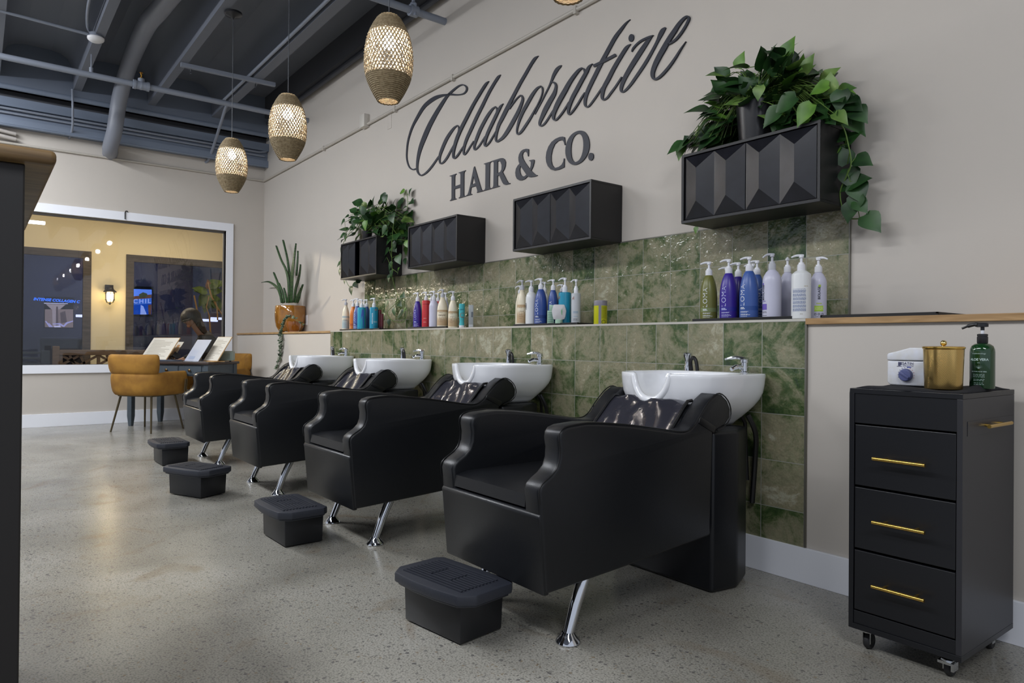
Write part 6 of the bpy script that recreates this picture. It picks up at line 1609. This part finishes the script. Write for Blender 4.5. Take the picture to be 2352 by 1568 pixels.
# local frame: faces -y; head centre at (0, -.14, hz)
hz = hd.z
N_ = {'pelvis': ((0, .26, hz - .66), (.155, .125)), 'waist': ((0, .20, hz - .50), (.130, .105)), 'chest': ((0, .115, hz - .335), (.160, .12)), 'neckb': ((0, .035, hz - .215), (.085, .075)), 'neck': ((0, -.045, hz - .135), .052), 'skull': ((0, -.075, hz - .06), (.062, .072)),
      'crown': ((0, -.125, hz + .045), (.070, .085))}
E_ = [('pelvis', 'waist'), ('waist', 'chest'), ('chest', 'neckb'), ('neckb', 'neck'), ('neck', 'skull'), ('skull', 'crown')]
for s_, n_ in ((-1, 'a'), (1, 'b')):
    N_.update({n_ + 'sh': ((s_ * .175, .075, hz - .285), .060), n_ + 'el': ((s_ * .225, -.02, hz - .52), .044), n_ + 'wr': ((s_ * .12, -.235, hz - .585), .028), n_ + 'pm': ((s_ * .095, -.30, hz - .60), (.034, .020)),
               n_ + 'hip': ((s_ * .095, .27, hz - .74), .095), n_ + 'kn': ((s_ * .105, .22, (hz - .74) * .52), .060), n_ + 'an': ((s_ * .105, .30, .085), .040), n_ + 'toe': ((s_ * .11, .14, .03), (.042, .028))})
    E_ += [('chest', n_ + 'sh'), (n_ + 'sh', n_ + 'el'), (n_ + 'el', n_ + 'wr'), (n_ + 'wr', n_ + 'pm'), ('pelvis', n_ + 'hip'), (n_ + 'hip', n_ + 'kn'), (n_ + 'kn', n_ + 'an'), (n_ + 'an', n_ + 'toe')]
    for f, (dx, dy, dz, l) in enumerate(((-.024, -.085, -.03, .010), (-.009, -.095, -.034, .010), (.008, -.088, -.036, .0095), (.023, -.074, -.036, .0085))):
        b = Vector((s_ * .095 + dx * .8, -.315, hz - .603)); N_[n_ + 'f%d' % f] = (tuple(b + Vector((0, -.03, -.006))), l); N_[n_ + 'g%d' % f] = (tuple(b + Vector((dx * .2, dy * .6, dz * .8))), l * .9); N_[n_ + 'h%d' % f] = (tuple(b + Vector((dx * .2, dy * .72, dz * 1.7))), l * .8)
        E_ += [(n_ + 'pm', n_ + 'f%d' % f), (n_ + 'f%d' % f, n_ + 'g%d' % f), (n_ + 'g%d' % f, n_ + 'h%d' % f)]
    N_[n_ + 't0'] = ((s_ * .055, -.285, hz - .60), .011); N_[n_ + 't1'] = ((s_ * .04, -.325, hz - .615), .009); E_ += [(n_ + 'pm', n_ + 't0'), (n_ + 't0', n_ + 't1')]
body = skin(N_, E_, 'pelvis', 'body', SKINM, t)
# face: forehead, cheeks, nose, lips, chin, eyes, ears added into one surface piece under the hair
hc = Vector((0, -.115, hz + .0))
m = MB(); m.sphere(tuple(hc), .1, 24, 16, 0, (.76, .92, 1.12)); 
Mh = Matrix.Translation(hc) @ Matrix.Rotation(math.radians(24), 4, 'X')
def hp(x, y, z): return tuple(Mh @ Vector((x, y, z)))
m.tube([hp(0, -.085, .022), hp(0, -.104, -.010), hp(0, -.108, -.020), hp(0, -.086, -.030)], [.008, .012, .013, .008], 8)
m.sphere(hp(0, -.070, -.082), .030, 12, 8, 0, (1, .9, .9))
m.tube([hp(-.022, -.083, -.052), hp(0, -.094, -.050), hp(.022, -.083, -.052)], [.003, .007, .003], 8, 1)
for s_ in (-1, 1):
    m.sphere(hp(s_ * .028, -.083, .012), .0095, 10, 6, 2); m.tube([hp(s_ * .014, -.090, .030), hp(s_ * .044, -.080, .030)], .004, 6, 3); m.sphere(hp(s_ * .076, .0, -.005), .022, 10, 6, 0, (.4, 1, 1.3))
m.build('face', [SKINM, mat('lips', (168, 92, 84), 0.4), mat('eye dark', (30, 26, 26), 0.2), HAIR], body, smooth=70)
m = MB(); nu, nv = 40, 26; vs = []
for j in range(nv + 1):
    for i in range(nu):
        a = 2 * PI * i / nu; v = j / nv                     # a = 0 points back (+y)
        th = v * PI * .60; fr = .5 - .5 * math.cos(a)        # 1 at the forehead
        if v < .55:
            w = v / .55; r_ = math.sin(w * PI / 2); z = math.cos(w * PI / 2)
            p = Vector((math.sin(a) * r_ * .098, math.cos(a) * r_ * .118, z * .118 + .010)); lift = 0
        else:
            w = (v - .55) / .45; down = .34 * w * max(0, 1 - fr / .52) ** .5 if fr < .5 else .020 * w
            p = Vector((math.sin(a) * (.098 + .035 * w * (1 - fr)), math.cos(a) * (.118 + .03 * w * (1 - fr)), .010 - down))
        p += Vector((math.sin(9 * a + 3 * v), math.cos(7 * a + 2 * v), 0)) * .004 * v
        vs.append(tuple(Mh @ p) if v < .55 else tuple((Mh @ Vector((p.x, p.y, .010))) + Vector((0, .10 * (down / .34) ** 1.2, -down))))
fs = [(j * nu + i, j * nu + (i + 1) % nu, (j + 1) * nu + (i + 1) % nu, (j + 1) * nu + i) for j in range(nv) for i in range(nu)]
m.add(vs, fs); o = m.build('hair', HAIR, t, smooth=80); md = o.modifiers.new('thick', 'SOLIDIFY'); md.thickness = .014; md.offset = 1
K = {k: (v[0], tuple(x * 1.16 + .012 for x in (v[1] if isinstance(v[1], tuple) else (v[1], v[1])))) for k, v in N_.items() if k in ('pelvis', 'waist', 'chest', 'neckb', 'ash', 'ael', 'bsh', 'bel')}
for n_ in 'ab':
    p = Vector(N_[n_ + 'wr'][0]) * .8 + Vector(N_[n_ + 'el'][0]) * .2; K[n_ + 'cf'] = (tuple(p), .043)
skin(K, [e for e in E_ if e[0] in K and e[1] in K] + [('ael', 'acf'), ('bel', 'bcf')], 'pelvis', 'jacket', JKT, t)
K = {k: (v[0], tuple(x * 1.12 + .008 for x in (v[1] if isinstance(v[1], tuple) else (v[1], v[1])))) for k, v in N_.items() if k in ('pelvis', 'ahip', 'akn', 'bhip', 'bkn', 'aan', 'ban')}
skin(K, [e for e in E_ if e[0] in K and e[1] in K], 'pelvis', 'trousers', TRS, t)
# rubber plant on tall bare stems
RUB = leaf_mat('rubber plant leaf', (50, 66, 26), (92, 106, 36), None, .4); RUBR = mat('rubber leaf rust', (128, 84, 44), 0.5); TRK = mat('tan stem', (170, 128, 78), 0.7)
xr = -10.85; b0 = onx(500, 830, xr)
t = thing('rubber_plant', 'tall rubber plant with bare tan stems behind the right side of the window', 'plant', (xr, b0.y, 0))
base = Vector((xr, b0.y, 0))
st = MB()
for path in ([(474, 845), (468, 800), (458, 740), (446, 678)], [(492, 845), (485, 780), (481, 726)], [(500, 735), (497, 700), (484, 680)], [(510, 722), (490, 690), (480, 660), (478, 648)]):
    st.tube(spline([tuple(onx(a, b, xr) - base) for a, b in path], 5), .011, 8)
for a in ((474, 845), (492, 845)):
    p = onx(*a, xr) - base; st.tube([tuple(p), (p.x, p.y * .6, .32)], .013, 8)
st.tube([tuple(onx(481, 726, xr) - base), tuple(onx(474, 705, xr) - base), tuple(onx(480, 680, xr) - base)], .008, 8)
st.build('stems', TRK, t)
m = MB()
for (a, b, dx, dz, L_, mi) in ((456, 664, -.9, .3, .17, 0), (461, 667, -.95, .05, .19, 0), (466, 690, -.5, -.8, .22, 0), (474, 702, -.2, -.95, .22, 0), (479, 652, -.1, 1, .14, 1), (494, 650, .8, .45, .22, 0), (497, 667, .95, .15, .20, 0), (494, 684, .8, -.1, .18, 0), (500, 700, .45, -.9, .24, 0), (488, 695, .2, -.95, .2, 0), (486, 656, .4, .8, .12, 0), (505, 652, .9, .2, .15, 0)):
    P = onx(a, b, xr) - base; d = Vector((.25, dx, dz)).normalized(); leaf(m, P - d * L_ * .5, d, Vector((.9, .1, .4)), L_, mi, .12, .2, .72)
m.build('foliage', [RUB, RUBR], t, smooth=70)
m = MB(); m.lathe([(.11, 0), (.16, .30), (.165, .32), (.145, .32), (.14, .28), (.002, .27)], 28, (0, 0, 0)); m.build('pot', mat('planter grey', (96, 96, 98), 0.6), t)

# ================================================================== light
def area(name, loc, size, power, col=(1, 1, 1), aim=(0, 0, -1), size_y=None, spread=None):
    l = bpy.data.lights.new(name, 'AREA'); l.energy = power; l.color = col; l.size = size
    if size_y: l.shape = 'RECTANGLE'; l.size_y = size_y
    if spread: l.spread = spread
    o = bpy.data.objects.new(name, l); COL.objects.link(o); o.location = loc
    o.rotation_euler = aim; return o
def point(name, loc, power, col, r=.05):
    l = bpy.data.lights.new(name, 'POINT'); l.energy = power; l.color = col; l.shadow_soft_size = r
    o = bpy.data.objects.new(name, l); COL.objects.link(o); o.location = loc; return o
COOL = (.92, .95, 1.0)
area('ceiling_light', (-2.6, -3.9, 3.75), 3.6, 118, COOL, (.22, 0, 0), .30)
area('ceiling_light', (-7.3, -3.6, 3.75), 3.6, 205, COOL, (.22, 0, 0), .30)
area('ceiling_light', (1.6, -3.0, 3.75), 2.0, 85, COOL, (.25, .1, 0), .30)
WARM = (1.0, .89, .70)
area('hallway_light', (-10.9, -1.6, 3.15), 1.4, 20, WARM, (0, 0, 0), 4.0)
ha, hb = onx(218, 500, -11.0), onx(505, 500, -11.0)
area('hallway_strip', (-11.0, (ha.y + hb.y) / 2, 2.76), .12, 15, WARM, (0, 0, 0), hb.y - ha.y)
l = bpy.data.lights.new('hallway_spot', 'SPOT'); l.energy = 420; l.color = (1.0, .84, .62); l.spot_size = math.radians(58); l.spot_blend = .5; l.shadow_soft_size = .035
o = bpy.data.objects.new('hallway_spot', l); COL.objects.link(o); o.location = (-11.3, -2.56, 2.78)
o.rotation_euler = (Vector((-7.6, .34, 1.45)) - Vector(o.location)).to_track_quat('-Z', 'Y').to_euler()
point('lantern_lamp', (XY + .26, sc.y, sc.z - .01), 3.0, (1, .76, .45), .04)
area('back_room_light', (-13.6, -1.0, 3.0), 1.6, 95, (.8, .85, 1.0), (0, 0, 0), 2.0)
wd_ = bpy.data.worlds.new('world'); S.world = wd_; wd_.use_nodes = True
bg = wd_.node_tree.nodes['Background']; bg.inputs[0].default_value = (.80, .86, 1.0, 1); bg.inputs[1].default_value = .62

# ================================================================== render look
S.view_settings.view_transform = 'Standard'
S.view_settings.look = 'None'
S.view_settings.exposure = 0.0
cy = S.cycles
cy.use_denoising = True
cy.max_bounces = 7; cy.diffuse_bounces = 3; cy.glossy_bounces = 4; cy.transmission_bounces = 4; cy.transparent_max_bounces = 8
cy.sample_clamp_indirect = 4.0
cy.caustics_reflective = False; cy.caustics_refractive = False
